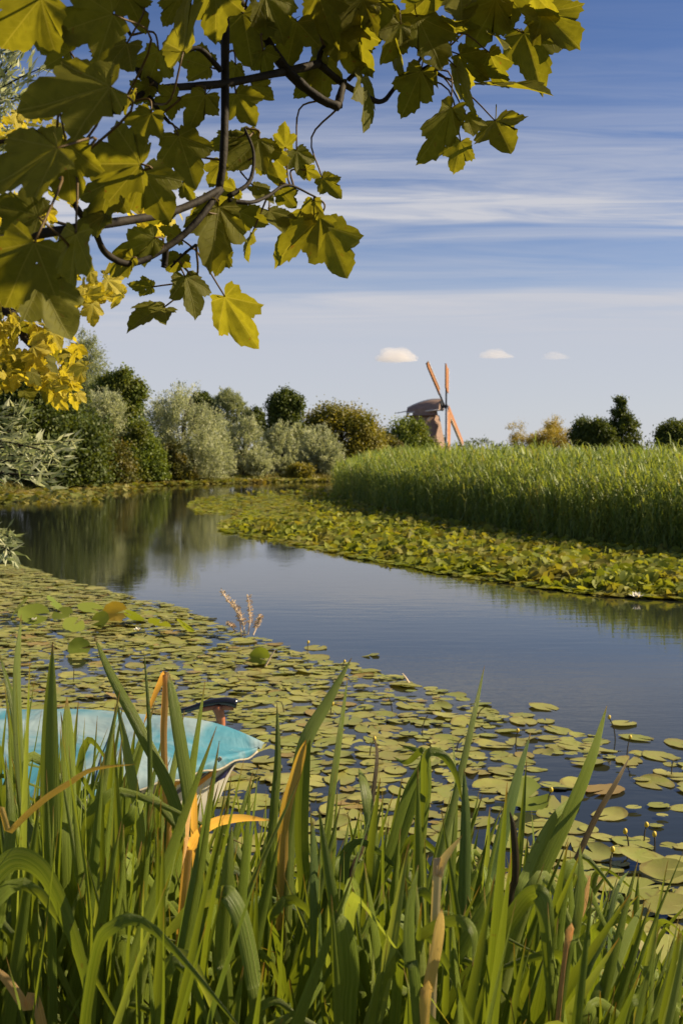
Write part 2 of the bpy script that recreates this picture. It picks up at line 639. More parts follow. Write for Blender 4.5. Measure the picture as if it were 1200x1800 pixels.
def ground_z(px, py):
    px, py = np.asarray(px, float), np.asarray(py, float)
    d = seg_dist(px, py, RIVER)
    s = np.where(inside(px, py, RIVER), -d, d)
    z = np.where(s < 0, np.maximum(-0.7, s * 0.5), 0.28 * np.clip(s / 1.1, 0, 1) ** 0.8)
    z = z + np.where(s > 0.3, 0.04 * np.sin(px * 1.7 + 0.6 * py) * np.sin(py * 1.3), 0)
    near = np.clip((4.2 - py) / 2.5, 0, 1) * (np.abs(px) < 30)
    return z + 0.25 * near * (s > 0)


def axis(lo, a, b, hi, step, grow=1.22):
    m = list(np.arange(a, b + 1e-6, step))
    s, p_ = step, b
    while p_ < hi:
        s *= grow
        p_ += s
        m.append(p_)
    s, p_ = step, a
    while p_ > lo:
        s *= grow
        p_ -= s
        m.insert(0, p_)
    return np.array(m)


gx, gy = axis(-5000, -22, 18, 5000, 0.4), axis(-300, -4, 92, 6000, 0.4)
XX, YY = np.meshgrid(gx, gy)
ZZ = ground_z(XX, YY)
gv = np.stack([XX.ravel(), YY.ravel(), ZZ.ravel()], 1)
nx, ny = len(gx), len(gy)
ii = (np.arange(ny - 1)[:, None] * nx + np.arange(nx - 1)[None]).ravel()
gf = np.stack([ii, ii + 1, ii + nx + 1, ii + nx], 1)
tag(obj('ground', npmesh('ground', gv, gf, M['ground'], True)), kind='structure')
tag(obj('river_water', npmesh('river_water', [(-60, 0, 0), (90, 0, 0), (90, 100, 0), (-60, 100, 0)], [(0, 1, 2, 3)], M['water'])), kind='structure')


# ------------------------------------------------------------------ foliage
def rot_frames(n, axis_dir, spread):
    """n unit vectors around axis_dir (n,3) with gaussian spread."""
    v = axis_dir + spread * rng.standard_normal((n, 3))
    return v / (np.linalg.norm(v, axis=1)[:, None] + 1e-9)


def leaf_cards(pos, along, normal, length, width):
    """Pointed four-vertex leaves folded a little."""
    side = np.cross(normal, along)
    side /= np.linalg.norm(side, axis=1)[:, None] + 1e-9
    L, W = length[:, None], width[:, None]
    v = np.stack([pos - along * L * .5, pos + side * W * .5 - along * L * .05, pos + along * L * .5, pos - side * W * .5 - along * L * .05], 1)
    return v.reshape(-1, 3)


def crown_mesh(name, lobes, nclump, nleaf, leaf, mat, sigma=0.35, willow=False, zmin=0.25, elong=1.6):
    """lobes: (cx,cy,cz,rx,ry,rz). Clumps of leaves over and inside the lobes."""
    lobes = np.array(lobes, float)
    w = lobes[:, 3] * lobes[:, 5]
    li = rng.choice(len(lobes), nclump, p=w / w.sum())
    d = rng.standard_normal((nclump, 3))
    d[:, 2] = d[:, 2] * 0.8 + 0.25
    d /= np.linalg.norm(d, axis=1)[:, None]
    rr = 0.55 + 0.5 * rng.random(nclump) ** 0.6
    cc = lobes[li, :3] + d * lobes[li, 3:6] * rr[:, None]
    cvar = rng.random(nclump)
    n = nclump * nleaf
    ci = np.repeat(np.arange(nclump), nleaf)
    off = rng.standard_normal((n, 3)) * sigma
    out = d[ci]
    if willow:
        # sprays: leaves strung along shoots that rise and lean outward
        t = rng.random(n) ** 0.8
        shoot = d + np.array((0, 0, 0.75)) + 0.35 * rng.standard_normal((nclump, 3))
        shoot /= np.linalg.norm(shoot, axis=1)[:, None]
        off = off * 0.42 + shoot[ci] * ((t - 0.3) * sigma * 3.4)[:, None]
        along = rot_frames(n, shoot[ci], 0.45)
    else:
        along = rot_frames(n, out + np.array((0, 0, -0.25)), 0.8)
    pos = cc[ci] + off
    nrm = rot_frames(n, out + np.array((0.15, 0, 0.45)), 0.75)
    nrm -= along * (nrm * along).sum(1)[:, None]
    keep = pos[:, 2] > zmin
    pos, along, nrm, ci = pos[keep], along[keep], nrm[keep], ci[keep]
    n = len(pos)
    L = leaf * (0.7 + 0.6 * rng.random(n))
    v = leaf_cards(pos, along, nrm, L, L / elong)
    f = np.arange(4 * n).reshape(n, 4)
    var = np.repeat(np.clip(0.45 * cvar[ci] + 0.55 * rng.random(n), 0, 1), 4)
    return npmesh(name, v, f, mat, False, var)


def tree(name, label, cat, xpx, ytop, wpx, Y, mat, ybase=None, style='round', nclump=260, nleaf=42, leaf=0.16, depth=0.8, group=None, sigma=None, z0=0.3, seed=None):
    """A tree at depth Y: crown between photo rows ytop and ybase, wpx wide."""
    c = P(xpx, HOR, Y)
    ztop = P(xpx, ytop, Y)[2]
    zb = z0 if ybase is None else P(xpx, ybase, Y)[2]
    w = wpx * Y / F / 2
    gz = float(ground_z(c[0], Y))
    root = empty(name, (c[0], Y, gz))
    H = ztop - zb
    rs = np.random.default_rng(seed if seed is not None else int(xpx * 7 + Y))
    lobes = []
    if style == 'round':
        lobes.append((0, 0, zb + H * .5, w * .72, w * depth * .8, H * .44))
        for _ in range(14):
            a, b = rs.uniform(0, 6.28), rs.uniform(-.75, .95)
            cr = math.sqrt(max(0, 1 - b * b))
            s = rs.uniform(.20, .42)
            o_ = rs.uniform(.5, .86)
            lobes.append((math.cos(a) * cr * w * o_, math.sin(a) * cr * w * o_ * depth, zb + H * (.5 + .40 * b), w * s, w * s * depth, min(H * .22, w * s * 1.1)))
    elif style == 'dome':       # foliage down to the ground
        for i in range(34):
            a, b = rs.uniform(0, 6.28), (rs.random() if i > 15 else rs.uniform(0, .3))
            cr = math.sqrt(max(0.05, 1 - b * b * b))
            s = rs.uniform(.24, .40)
            lobes.append((math.cos(a) * cr * w * .76, math.sin(a) * cr * w * .76 * depth, zb + H * (.06 + .72 * b), w * s, w * s * depth, min(H * .26, w * s * 1.2)))
        lobes.append((0, 0, zb + H * .42, w * .72, w * .7 * depth, H * .5))
    elif style == 'cone':
        for i in range(18):
            b = i / 17
            ww = w * (1.0 - 0.72 * b ** 1.3) * rs.uniform(.62, 1.25)
            a = i * 2.4 + rs.uniform(-.4, .4)
            lobes.append((math.cos(a) * ww * .55, math.sin(a) * ww * .55 * depth, zb + H * (.1 + .8 * b), ww * .44, ww * .44 * depth, H * .10))
    elif style == 'airy':
        for _ in range(16):
            a, b = rs.uniform(0, 6.28), rs.random()
            s = rs.uniform(.16, .26)
            lobes.append((math.cos(a) * w * .75 * rs.random() ** .5, math.sin(a) * w * .6 * depth, zb + H * (.1 + .75 * b), w * s, w * s, H * .12))
    lobes = [(l[0], l[1], l[2] - gz) + tuple(l[3:]) for l in lobes]
    sg = sigma if sigma else max(0.12, w * 0.11)
    cm = crown_mesh('crown', lobes, int(nclump * 1.8), nleaf, leaf * 0.95, mat, sg, willow=(mat in (M['willow'], M['willow_far'], M['palegold'])), zmin=0.05,
                    elong=3.6 if mat in (M['willow'], M['willow_far']) else 1.5)
    obj('crown', cm, root)
    mb = MB()
    tr = max(0.07, w * .07)
    mb.tube([(0, 0, -.3), (rs.uniform(-.1, .1), 0, (H + zb - gz) * .35), (rs.uniform(-.2, .2), 0, (H + zb - gz) * .75)], tr, tr * .35, 7)
    for _ in range(7):
        a, s = rs.uniform(0, 6.28), rs.uniform(.15, .5)
        b = (H + zb - gz) * s
        mb.tube([(0, 0, b), (math.cos(a) * w * .3, math.sin(a) * w * .3, b + H * .15), (math.cos(a) * w * .6, math.sin(a) * w * .6 * depth, b + H * .34)], tr * .45, tr * .12, 5, 3)
    mb.build('trunk', M['bark'], root)
    tag(root, label, cat, group)
    return root


WG = 'silvery willows along the far bank'
tree('willow_tree', 'largest silvery willow, bushy to the water, halfway along the far bank', 'tree', 322, 672, 150, 74, M['willow'], 840, 'dome', 520, 48, 0.20, group=WG)
tree('willow_tree', 'round silvery willow just beyond the largest one on the far bank', 'tree', 428, 733, 92, 79, M['willow'], 838, 'dome', 300, 46, 0.20, group=WG)
tree('willow_tree', 'narrow silvery willow third in the row on the far bank', 'tree', 492, 736, 70, 81, M['willow'], 835, 'dome', 240, 44, 0.20, group=WG)
tree('willow_tree', 'low silvery willow at the far end of the row beside the reed bed', 'tree', 560, 744, 84, 82.5, M['willow'], 832, 'dome', 260, 46, 0.20, group=WG)
tree('willow_tree', 'pale willow half hidden between two others in the row on the far bank', 'tree', 380, 722, 70, 80, M['willow'], 835, 'dome', 200, 44, 0.20, group=WG)
tree('willow_tree', 'pale willow set back behind the last willows by the reed bed', 'tree', 525, 742, 70, 86, M['willow'], 830, 'dome', 200, 44, 0.20, group=WG)
tree('willow_tree', 'silvery willow rising beside the yellow maple leaves, before the tall grey tree', 'tree', 178, 682, 110, 70, M['willow'], 800, 'dome', 340, 46, 0.19, group=WG)
tree('willow_tree', 'tallest grey willow with a pointed top behind the left bank', 'tree', 150, 590, 130, 92, M['willow_far'], 800, 'cone', 420, 44, 0.24)
tree('leafy_tree', 'green tree with knobbly top between the pointed grey willow and the largest silvery willow', 'tree', 212, 642, 90, 80, M['green'], 800, 'round', 300, 44, 0.20)
tree('leafy_tree', 'dark leafy tree hanging over the bank under the yellow maple leaves', 'tree', 62, 640, 220, 61.5, M['dark'], 842, 'dome', 560, 46, 0.20)
tree('bush', 'olive brown bush at the water edge before the silvery willows', 'bush', 172, 752, 118, 66.5, M['olive'], 852, 'dome', 300, 48, 0.16)
tree('bush', 'bright green bush at the water edge beside the olive brown one', 'bush', 243, 735, 92, 70, M['green'], 848, 'dome', 320, 48, 0.16)
tree('bush', 'low dark olive bush under the largest silvery willow', 'bush', 308, 780, 70, 72, M['olive'], 848, 'dome', 160, 46, 0.16)
tree('bush', 'dark bush at the water edge under the dark leafy tree', 'bush', 105, 760, 110, 63, M['dark'], 856, 'dome', 240, 44, 0.17)
tree('bush', 'small rounded yellow green bush at the foot of the far willows', 'bush', 527, 812, 44, 79.5, M['gold'], 842, 'dome', 90, 40, 0.14)
tree('leafy_tree', 'small dark round tree top peeping over the largest silvery willow', 'tree', 350, 684, 54, 112, M['dark'], 770, 'round', 150, 40, 0.24)
tree('leafy_tree', 'pale grey green tree behind the willows, beside the small dark round one', 'tree', 400, 686, 66, 108, M['willow_far'], 770, 'round', 190, 40, 0.24)
tree('leafy_tree', 'low dark tree behind the willows, beside the upright dark tree', 'tree', 447, 720, 50, 112, M['dark'], 775, 'round', 120, 40, 0.24)
tree('leafy_tree', 'upright dark green tree standing tall over the far willows', 'tree', 497, 679, 72, 108, M['dark'], 790, 'round', 320, 44, 0.24)
tree('leafy_tree', 'broad golden green round tree behind the tip of the reed bed', 'tree', 600, 714, 142, 112, M['gold'], 800, 'dome', 460, 44, 0.24)
tree('bush', 'dark green bush standing before the windmill', 'bush', 714, 736, 96, 150, M['green'], 800, 'dome', 220, 40, 0.32)
tree('bush', 'low brownish hedge bush between the golden tree and the windmill', 'bush', 672, 766, 70, 140, M['olive'], 800, 'dome', 110, 40, 0.3)
tree('bush', 'loose pale golden shrub standing over the reed bed', 'bush', 962, 736, 96, 125, M['palegold'], 800, 'airy', 260, 40, 0.13, sigma=0.30)
tree('bush', 'thin pale golden sprig beside the loose golden shrub', 'bush', 908, 742, 34, 125, M['palegold'], 800, 'airy', 60, 30, 0.12, sigma=0.26)
tree('leafy_tree', 'rounded dark tree touching the tall pointed tree over the reeds', 'tree', 1042, 738, 80, 118, M['dark'], 800, 'round', 280, 42, 0.24)
tree('leafy_tree', 'tall dark tree with pointed top standing over the reeds', 'tree', 1092, 692, 76, 120, M['dark'], 800, 'cone', 130, 40, 0.26, sigma=.2)
tree('leafy_tree', 'rounded dark tree at the end of the reed bed, cut by the picture edge', 'tree', 1192, 740, 92, 115, M['dark'], 800, 'round', 280, 42, 0.24)

# far wood on the horizon
lob = []
for i in range(150):
    X = -700 + i * 10.5 + rng.uniform(-4, 4)
    h = rng.uniform(8.0, 12.5)
    lob.append((X, 900 + rng.uniform(-20, 30), h * .5, rng.uniform(7, 12), 7, h * .5))
tag(obj('distant_wood', crown_mesh('distant_wood', lob, 2600, 12, 1.6, M['dark'], 0.9)), 'low dark wood along the horizon behind the windmill', 'wood', kind='stuff')

# ------------------------------------------------------------------ reed bed
def ribbon(pts, w0, w1, side):
    pts = np.asarray(pts, float)
    n = len(pts)
    wv = np.linspace(w0, w1, n)[:, None]
    v = np.empty((2 * n, 3))
    v[0::2] = pts - side * wv / 2
    v[1::2] = pts + side * wv / 2
    f = []
    for i in range(n - 1):
        a = 2 * i
        f += [(a, a + 1, a + 3), (a, a + 3, a + 2)]
    return v, np.array(f)


def reed_template(rs, nleaf=9, plume=False):
    V, Fc = [], []
    off = 0

    def put(v, f):
        nonlocal off
        V.append(v)
        Fc.append(f + off)
        off += len(v)
    lean = rs.uniform(-.05, .12)
    top = np.array((lean, rs.uniform(-.06, .06), 1.0))
    spine = np.array([top * t + np.array((0.05 * t * t, 0, 0)) for t in (0, .5, 1)])
    put(*ribbon(spine, 0.008, 0.004, np.array((1, 0, 0))))
    for i in range(nleaf):
        t = 0.22 + 0.76 * i / (nleaf - 1)
        a = i * 2.6 + rs.uniform(-.5, .5)
        b = np.array((math.cos(a) + 0.45, math.sin(a), 0))
        b /= np.linalg.norm(b)
        p0 = top * t
        L = rs.uniform(.20, .32) * (1.1 - .35 * t)
        dr = rs.uniform(.02, .22)
        pts = [p0, p0 + b * L * .35 + (0, 0, L * .55), p0 + b * L * .75 + (0, 0, L * (.78 - dr)), p0 + b * L * 1.15 + (0, 0, L * (.75 - 2.8 * dr))]
        side = np.cross(b, (0, 0, 1))
        put(*ribbon(pts, 0.025, 0.003, side))
    return np.vstack(V), np.vstack(Fc)


def scatter(templates, pos, rz, sc, var, tilt=0.06):
    n = len(pos)
    ti = rng.integers(0, len(templates), n)
    VV, FF, VR, UV = [], [], [], []
    off = 0
    for k_, (tv, tf) in enumerate(templates):
        idx = np.nonzero(ti == k_)[0]
        if not len(idx):
            continue
        m = len(idx)
        c, s = np.cos(rz[idx]), np.sin(rz[idx])
        z = sc[idx]
        xy = np.ones(m) if sc.ndim == 1 else None
        x = (tv[None, :, 0] * c[:, None] - tv[None, :, 1] * s[:, None]) * (0.55 + 0.45 * z)[:, None]
        y = (tv[None, :, 0] * s[:, None] + tv[None, :, 1] * c[:, None]) * (0.55 + 0.45 * z)[:, None]
        zz = tv[None, :, 2] * z[:, None]
        tx, ty = rng.normal(0, tilt, m) + 0.03, rng.normal(0, tilt, m)
        x = x + zz * tx[:, None]
        y = y + zz * ty[:, None]
        v = np.stack([x, y, zz], 2) + pos[idx][:, None, :]
        VV.append(v.reshape(-1, 3))
        FF.append((tf[None] + (np.arange(m) * len(tv))[:, None, None] + off).reshape(-1, 3))
        VR.append(np.repeat(var[idx], len(tv)))
        off += m * len(tv)
    return np.vstack(VV), np.vstack(FF), np.concatenate(VR)


REED_FRONT = np.array((.955, .955)) * np.array([(15, 18.2), (10.5, 20.4), (8.2, 22.3), (6.9, 23.9), (5.3, 27.6), (3.9, 32.0), (1.9, 39.5), (-0.45, 55), (-0.2, 62), (3, 69)])
rs = np.random.default_rng(3)
temps = [reed_template(rs) for _ in range(7)]
cand = np.stack([rng.uniform(-1, 24, 120000), rng.uniform(17, 72, 120000)], 1)
d = seg_dist(cand[:, 0], cand[:, 1], REED_FRONT, False)
poly = np.vstack([REED_FRONT, [(12, 70), (40, 74), (40, 16)]])
ins = inside(cand[:, 0], cand[:, 1], poly)
dens = np.where(d < 1.2, 1.0, np.where(d < 4, 0.55, np.where(d < 10, 0.22, 0.05)))
keep = ins & (rng.random(len(cand)) < dens * np.clip(30 / cand[:, 1], .4, 1)) & (cand[:, 0] < 0.34 * cand[:, 1] + 2.2)
cand, d = cand[keep], d[keep]
hh_ = 1.20 + 0.57 * np.clip(d / 1.7, 0, 1) ** 0.8
patchy = 0.09 * np.sin(cand[:, 0] * .45 + cand[:, 1] * .31) + 0.06 * np.sin(cand[:, 0] * 1.1 + 2) * np.sin(cand[:, 1] * .8) + 0.05 * np.sin(cand[:, 0] * 2.7 + cand[:, 1] * 1.9)
hh_ = hh_ * (1.04 + rng.normal(0, .075, len(d))) + patchy
bz = np.maximum(ground_z(cand[:, 0], cand[:, 1]), -0.3) - 0.03
pos = np.column_stack([cand, bz])
v, f, vr = scatter(temps, pos, rng.uniform(0, 6.28, len(pos)), hh_ - bz * 0.9, rng.random(len(pos)))
tag(obj('reed_bed', npmesh('reed_bed', v, f, M['reed'], False, vr)), 'dense tall green reed bed along the water beyond the lily leaves', 'reeds', kind='stuff')
print('reeds', len(pos), len(f))

# single reeds that stand out before the bed
lone = [(818, 858, 935, 30.5, 'tall pale reed stalk standing apart before the dark face of the reed bed', 'reed'),
        (836, 852, 928, 31.0, 'thinner pale reed stalk just behind the one standing apart before the reed bed', 'reed'),
        (882, 906, 945, 29.5, 'short pale reed shoot at the foot of the reed bed', 'reed')]
M['reed_pale'] = mat_foliage('pale_reed', (0.24, 0.28, 0.08), (0.32, 0.34, 0.12), trans=0.3)
for x, yt, yb, Y, lab, cat in lone:
    tv, tf = reed_template(np.random.default_rng(int(x)), 10)
    p = P(x, yb, Y)
    s = (yb - yt) * Y / F + p[2]
    o = obj('reed_stalk', npmesh('reed_stalk', tv * np.array((1.2, 1.2, s)), tf, M['reed_pale'], var=np.full(len(tv), .6)), None, (p[0], Y, 0))
    tag(o, lab, cat)

# ------------------------------------------------------------------ windmill (about 240 m away)
MILL_Y = 240.0
hub = P(782.5, 714, MILL_Y)
nv = np.array((0.953, -0.304, 0.0))           # where the cap faces
hv = np.array((0.304, 0.953, 0.0))
tilt = R(12)
ax = nv * math.cos(tilt) + np.array((0, 0, 1)) * math.sin(tilt)
upv = np.array((0, 0, 1)) * math.cos(tilt) - nv * math.sin(tilt)
mill = empty('windmill', (hub[0] - 4.2, hub[1] + 1.3, 0.28))
tag(mill, 'old windmill with thatched cap and four orange lit sails behind the reeds', 'windmill')
mc = np.array(mill.location)
M['thatch'] = mat_plain('thatch', (0.36, 0.25, 0.20), 0.95, 0.1, 0.35, 3, bump=0.5)
M['mill_wood'] = mat_plain('mill_wood', (0.16, 0.085, 0.045), 0.8, 0.2, 0.4, 2)
M['mill_dark'] = mat_plain('mill_dark', (0.03, 0.035, 0.045), 0.7, 0.3)
M['sail_cloth'] = mat_plain('sail_cloth', (0.38, 0.18, 0.09), 0.85, 0.1, 0.2, 1.5)
M['mill_white'] = mat_plain('mill_white', (0.75, 0.68, 0.62), 0.7, 0.3)
# octagonal body
mb = MB()
zt, zb_ = hub[2] - mc[2] - 1.9, 0.0
n8 = 8
rings = [(zb_, 5.2), (2.5, 4.3), (zt, 3.0)]
vv = []
for z_, r_ in rings:
    for i in range(n8):
        a = math.pi / 8 + i * math.pi / 4 + 0.2
        vv.append((r_ * math.cos(a), r_ * math.sin(a), z_))
ff = []
for j in range(len(rings) - 1):
    for i in range(n8):
        ff.append((j * n8 + i, j * n8 + (i + 1) % n8, (j + 1) * n8 + (i + 1) % n8, (j + 1) * n8 + i))
ff.append(tuple((len(rings) - 1) * n8 + i for i in range(n8)))
mb.add(vv, ff)
mb.build('body', M['thatch'], mill)
# cap: boat-shaped roof along the shaft
def cap_pt(s, a):
    """s 0 front .. 1 back, a -1..1 across."""
    half = 2.7 * (1 - 0.55 * s ** 2.2) * (0.92 + 0.08 * math.cos(s * 3))
    ridge = 2.75 - 2.5 * max(0, s - 0.18) ** 1.7
    eave = 0.55 - 0.55 * s
    t = abs(a)
    z = ridge * (1 - t ** 2.1) + eave * t ** 2.1
    return nv * (3.55 - 7.4 * s) + hv * (a * half) + np.array((0, 0, zt + 0.55 + z))


vv, ff = [], []
NS, NA = 12, 13
for i in range(NS):
    for j in range(NA):
        vv.append(cap_pt(i / (NS - 1), -1 + 2 * j / (NA - 1)))
for i in range(NS - 1):
    for j in range(NA - 1):
        a = i * NA + j
        ff.append((a, a + 1, a + NA + 1, a + NA))
ff.append(tuple(range(NA - 1, -1, -1)))
ff.append(tuple((NS - 1) * NA + j for j in range(NA)))
cap = MB()
cap.add(vv, ff)
capo = cap.build('cap', M['thatch'], mill)
dm = MB()
dm.tube([(0, 0, zt - .1), (0, 0, zt + 1.3)], 2.75, 2.55, 16, 1, False)
dm.build('cap_drum', M['thatch'], mill)
rp = MB()
rp.tube([cap_pt(s, 0) + (0, 0, .05) for s in np.linspace(0, 1, 9)], .24, .2, 6, 1, False)
rp.tube([cap_pt(s, -1) + (0, 0, -.05) for s in np.linspace(0, 1, 9)], .13, .13, 6, 1, False)
rp.build('ridge', M['mill_white'], capo)  # pale colour and thickness paint in the sunlit rim of the cap
fr = MB()
fr.beam(cap_pt(0, 0) + nv * .06 + (0, 0, -.2), cap_pt(0, 0) + nv * .06 + (0, 0, -2.4), 2.2, .12, up=tuple(nv))
fr.build('front_board', M['mill_dark'], capo)
# turning beam across the cap and the tail braces
sp = nv * 0.6 + np.array((0, 0, zt - 0.25))
mb = MB()
mb.beam(sp + nv * 2.4 - hv * 3.0, sp - nv * 4.0 - hv * 3.0, .4, .42)
mb.build('cross_beam', M['mill_wood'], mill)
mb = MB()
mb.beam(sp - nv * 3.4 - hv * 4.4, sp - nv * 3.4 + hv * 4.4, .35, .35)
mb.build('cross_beam', M['mill_wood'], mill)
tail_end = -nv * 9.2 + np.array((0, 0, 1.2))
for a, w in ((-nv * 3.6 + np.array((0, 0, zt + .6)), .3), (sp - nv * 3.4 - hv * 4.3, .2), (sp - nv * 3.4 + hv * 4.3, .2), (sp + nv * 1.6 - hv * 3.0, .2)):
    mb = MB()
    mb.beam(a, tail_end, w, w)
    mb.build('tail_brace', M['mill_white'], mill)
mb = MB()
mb.beam(-nv * 3.8 + np.array((0, 0, zt + .95)), -nv * 6.2 + np.array((0, 0, zt + .55)), .16, .16)
mb.build('tail_spar', M['mill_dark'], mill)
# windshaft and sails
h0 = hub - mc
mb = MB()
mb.beam(h0 - ax * 2.2, h0 + ax * .45, .55, .55)
mb.build('windshaft', M['mill_dark'], mill)
LS = 104 * MILL_Y / F
for ki, th in enumerate((136.2, 43.8, -43.8 - 0.0, -136.2)):
    th = R({0: 136.0, 1: 46.0, 2: -44.0, 3: -134.0}[ki])
    dr = hv * math.cos(th) + upv * math.sin(th)
    tr = np.cross(ax, dr)                      # trailing side
    org = h0 + ax * (.15 if ki % 2 else -.15)
    sail = MB()
    sail.beam(org, org + dr * LS, .30, .30, up=tuple(ax))
    so = sail.build('sail', M['mill_dark'], mill)
    lat = MB()
    W = 1.1 if math.sin(th) > 0 else 2.0
    t0, t1 = (0.36 if math.sin(th) > 0 else 0.12), 1.0
    for i in range(17):
        t = t0 + (t1 - t0) * i / 16
        pz = org + dr * LS * t + ax * .12
        lat.beam(pz - tr * .35, pz + tr * W, .09, .09, up=tuple(ax))
    for wv_ in (.65, 1.25, W):
        lat.beam(org + dr * LS * t0 + tr * wv_ + ax * .12, org + dr * LS * t1 + tr * wv_ + ax * .12, .08, .08, up=tuple(ax))
    lat.build('lattice', M['mill_wood'], so)
    cl = MB()                                  # cloth and wind board, twisted a little along the length
    vv, ff = [], []
    for i in range(13):
        t = t0 + (t1 - t0) * i / 12
        tw = R(18 - 14 * t)
        for wv_, bul in ((-.45, .28), (.2, .2), (1.0, .3), (W, .18)):
            pz = org + dr * LS * t + (tr * math.cos(tw) + ax * math.sin(tw) * .4) * wv_ + ax * bul
            vv.append(pz)
            vv.append(pz + ax * .03)
    for i in range(12):
        for j in range(3):
            a, b = i * 8 + j * 2, (i + 1) * 8 + j * 2
            ff += [(a, b, b + 2, a + 2), (a + 1, a + 3, b + 3, b + 1)]
        a, b = i * 8, (i + 1) * 8
        ff += [(a, a + 1, b + 1, b), (a + 6, b + 6, b + 7, a + 7)]
    cl.add(vv, ff)
    cl.build('sail_cloth', M['sail_cloth'], so)
    wb = MB()
    wb.beam(org + dr * LS * t0 - tr * .5 + ax * .3, org + dr * LS * t1 - tr * .5 + ax * .3, .12, .3, up=tuple(ax))
    wb.build('wind_board', M['mill_white'], so)

# ------------------------------------------------------------------ small clouds low over the horizon
k = NT('cloud')
vol = k.n('ShaderNodeVolumePrincipled')
vol.inputs['Color'].default_value = (0.98, 0.93, 0.90, 1)
vol.inputs['Density'].default_value = 0.010
vol.inputs['Anisotropy'].default_value = 0.2
k.l(vol.outputs[0], k.out.inputs['Volume'])
M['cloud'] = k.m
def icos(sub):
    import bmesh
    b = bmesh.new()
    bmesh.ops.create_icosphere(b, subdivisions=sub, radius=1)
    v = np.array([x.co[:] for x in b.verts])
    f = [tuple(x.index for x in p.verts) for p in b.faces]
    b.free()
    return v, f


def cloud(x0, x1, y0, y1, lab, dens_):
    Y = 6000.0
    a, b = P(x0, y1, Y), P(x1, y0, Y)
    w, h = (b[0] - a[0]) / 2, (b[2] - a[2])
    v, f = icos(5)
    rsn = np.random.default_rng(int(x0))
    dirs = rsn.standard_normal((60, 3))
    dirs /= np.linalg.norm(dirs, axis=1)[:, None]
    amp = rsn.uniform(.05, .32, 60)
    bump = np.max(amp[None] * np.exp(-15 * (1 - v @ dirs.T)), axis=1)
    vv = v * (0.75 + bump)[:, None]
    vv = vv * np.array((w, w * .6, h))
    vv[:, 2] = np.where(vv[:, 2] < 0, vv[:, 2] * 0.12, vv[:, 2])
    vv[:, 2] *= 1 - 0.4 * np.clip(vv[:, 0] / w, 0, 1)
    m = M['cloud'].copy()
    m.node_tree.nodes['Principled Volume'].inputs['Density'].default_value = dens_
    o = obj('cloud', npmesh('cloud', vv, f, m, True), None, ((a[0] + b[0]) / 2, Y, a[2]))
    tag(o, lab, 'cloud', 'small low clouds')


cloud(656, 738, 606, 634, 'small white heaped cloud above the windmill sails', 0.010)
cloud(838, 906, 611, 628, 'flat white cloud second from the windmill', 0.006)
cloud(950, 1004, 616, 630, 'faint flat cloud farthest from the windmill', 0.003)


# ------------------------------------------------------------------ lily pads
def pad_mesh(seed, mat, n=22, curl=0.0):
    """Floating leaf: an oval with a slit, centre at the stalk, rim a little wavy."""
    r_ = np.random.default_rng(seed)
    notch = R(r_.uniform(5, 20))
    th = np.linspace(notch, 2 * math.pi - notch, n)
    el_ = 1 + 0.14 * np.cos(th) ** 2
    wav = 1 + 0.02 * np.sin(th * 5 + r_.uniform(0, 6)) + 0.02 * np.sin(th * 9 + r_.uniform(0, 6)) + r_.normal(0, .008, n)
    wav[[0, -1]] *= 0.93
    for _ in range(int(r_.integers(0, 3))):      # torn or eaten bits of rim
        b_ = int(r_.integers(2, n - 2))
        wav[b_] *= r_.uniform(.7, .92)
    rim = np.stack([np.cos(th) * el_ * wav, np.sin(th) * wav], 1) * 0.5
    hz = curl * np.maximum(0, np.sin(th + r_.uniform(0, 6))) ** 3
    v = [(0.0, 0, -0.004)]
    uv = [(0, 0)]
    for k_ in range(n):
        v.append((rim[k_, 0] * .6, rim[k_, 1] * .6, hz[k_] * .25))
        uv.append(tuple(rim[k_] * 1.2))
    lip = np.abs(r_.normal(0, .008, n)) + 0.002
    for k_ in range(n):
        v.append((rim[k_, 0], rim[k_, 1], hz[k_] + lip[k_]))
        uv.append(tuple(rim[k_] * 2))
    f = []
    for k_ in range(n - 1):
        f.append((0, 1 + k_, 2 + k_))
        f.append((1 + k_, 1 + n + k_, 2 + n + k_, 2 + k_))
    tri = []
    for q_ in f:
        tri.append(q_[:3])
        if len(q_) == 4:
            tri.append((q_[0], q_[2], q_[3]))
    return np.array(v), np.array(tri), np.array(uv)


pad_t = [pad_mesh(20 + i, None, curl=(0.0 if i < 6 else 0.09)) for i in range(9)]
pad_me = [npmesh('lily_pad', a, b, M['pad'], True, uv=c) for a, b, c in pad_t]
# outline of the pad field on the near water (photo pixels of its open-water edge)
edge_px = [(0, 985), (110, 1018), (230, 1050), (315, 1068), (380, 1096), (500, 1138), (600, 1166), (700, 1192), (800, 1222), (880, 1244), (960, 1268), (1040, 1292), (1120, 1318), (1230, 1342)]
FIELD = np.array([on_water(x, y)[:2] for x, y in edge_px] + [(4.0, 7.6), (4.0, 4.3), (-1.5, 4.4), (-4.6, 5.4), (-4.7, 9), (-5.6, 14), (-7.4, 20)])


def inside_pt(x, y, poly):
    c = False
    pl = _lists.setdefault(id(poly), poly.tolist())
    x0, y0 = pl[-1]
    for x1, y1 in pl:
        if (y0 > y) != (y1 > y) and x < (x1 - x0) * (y - y0) / (y1 - y0) + x0:
            c = not c
        x0, y0 = x1, y1
    return c


_lists = {}


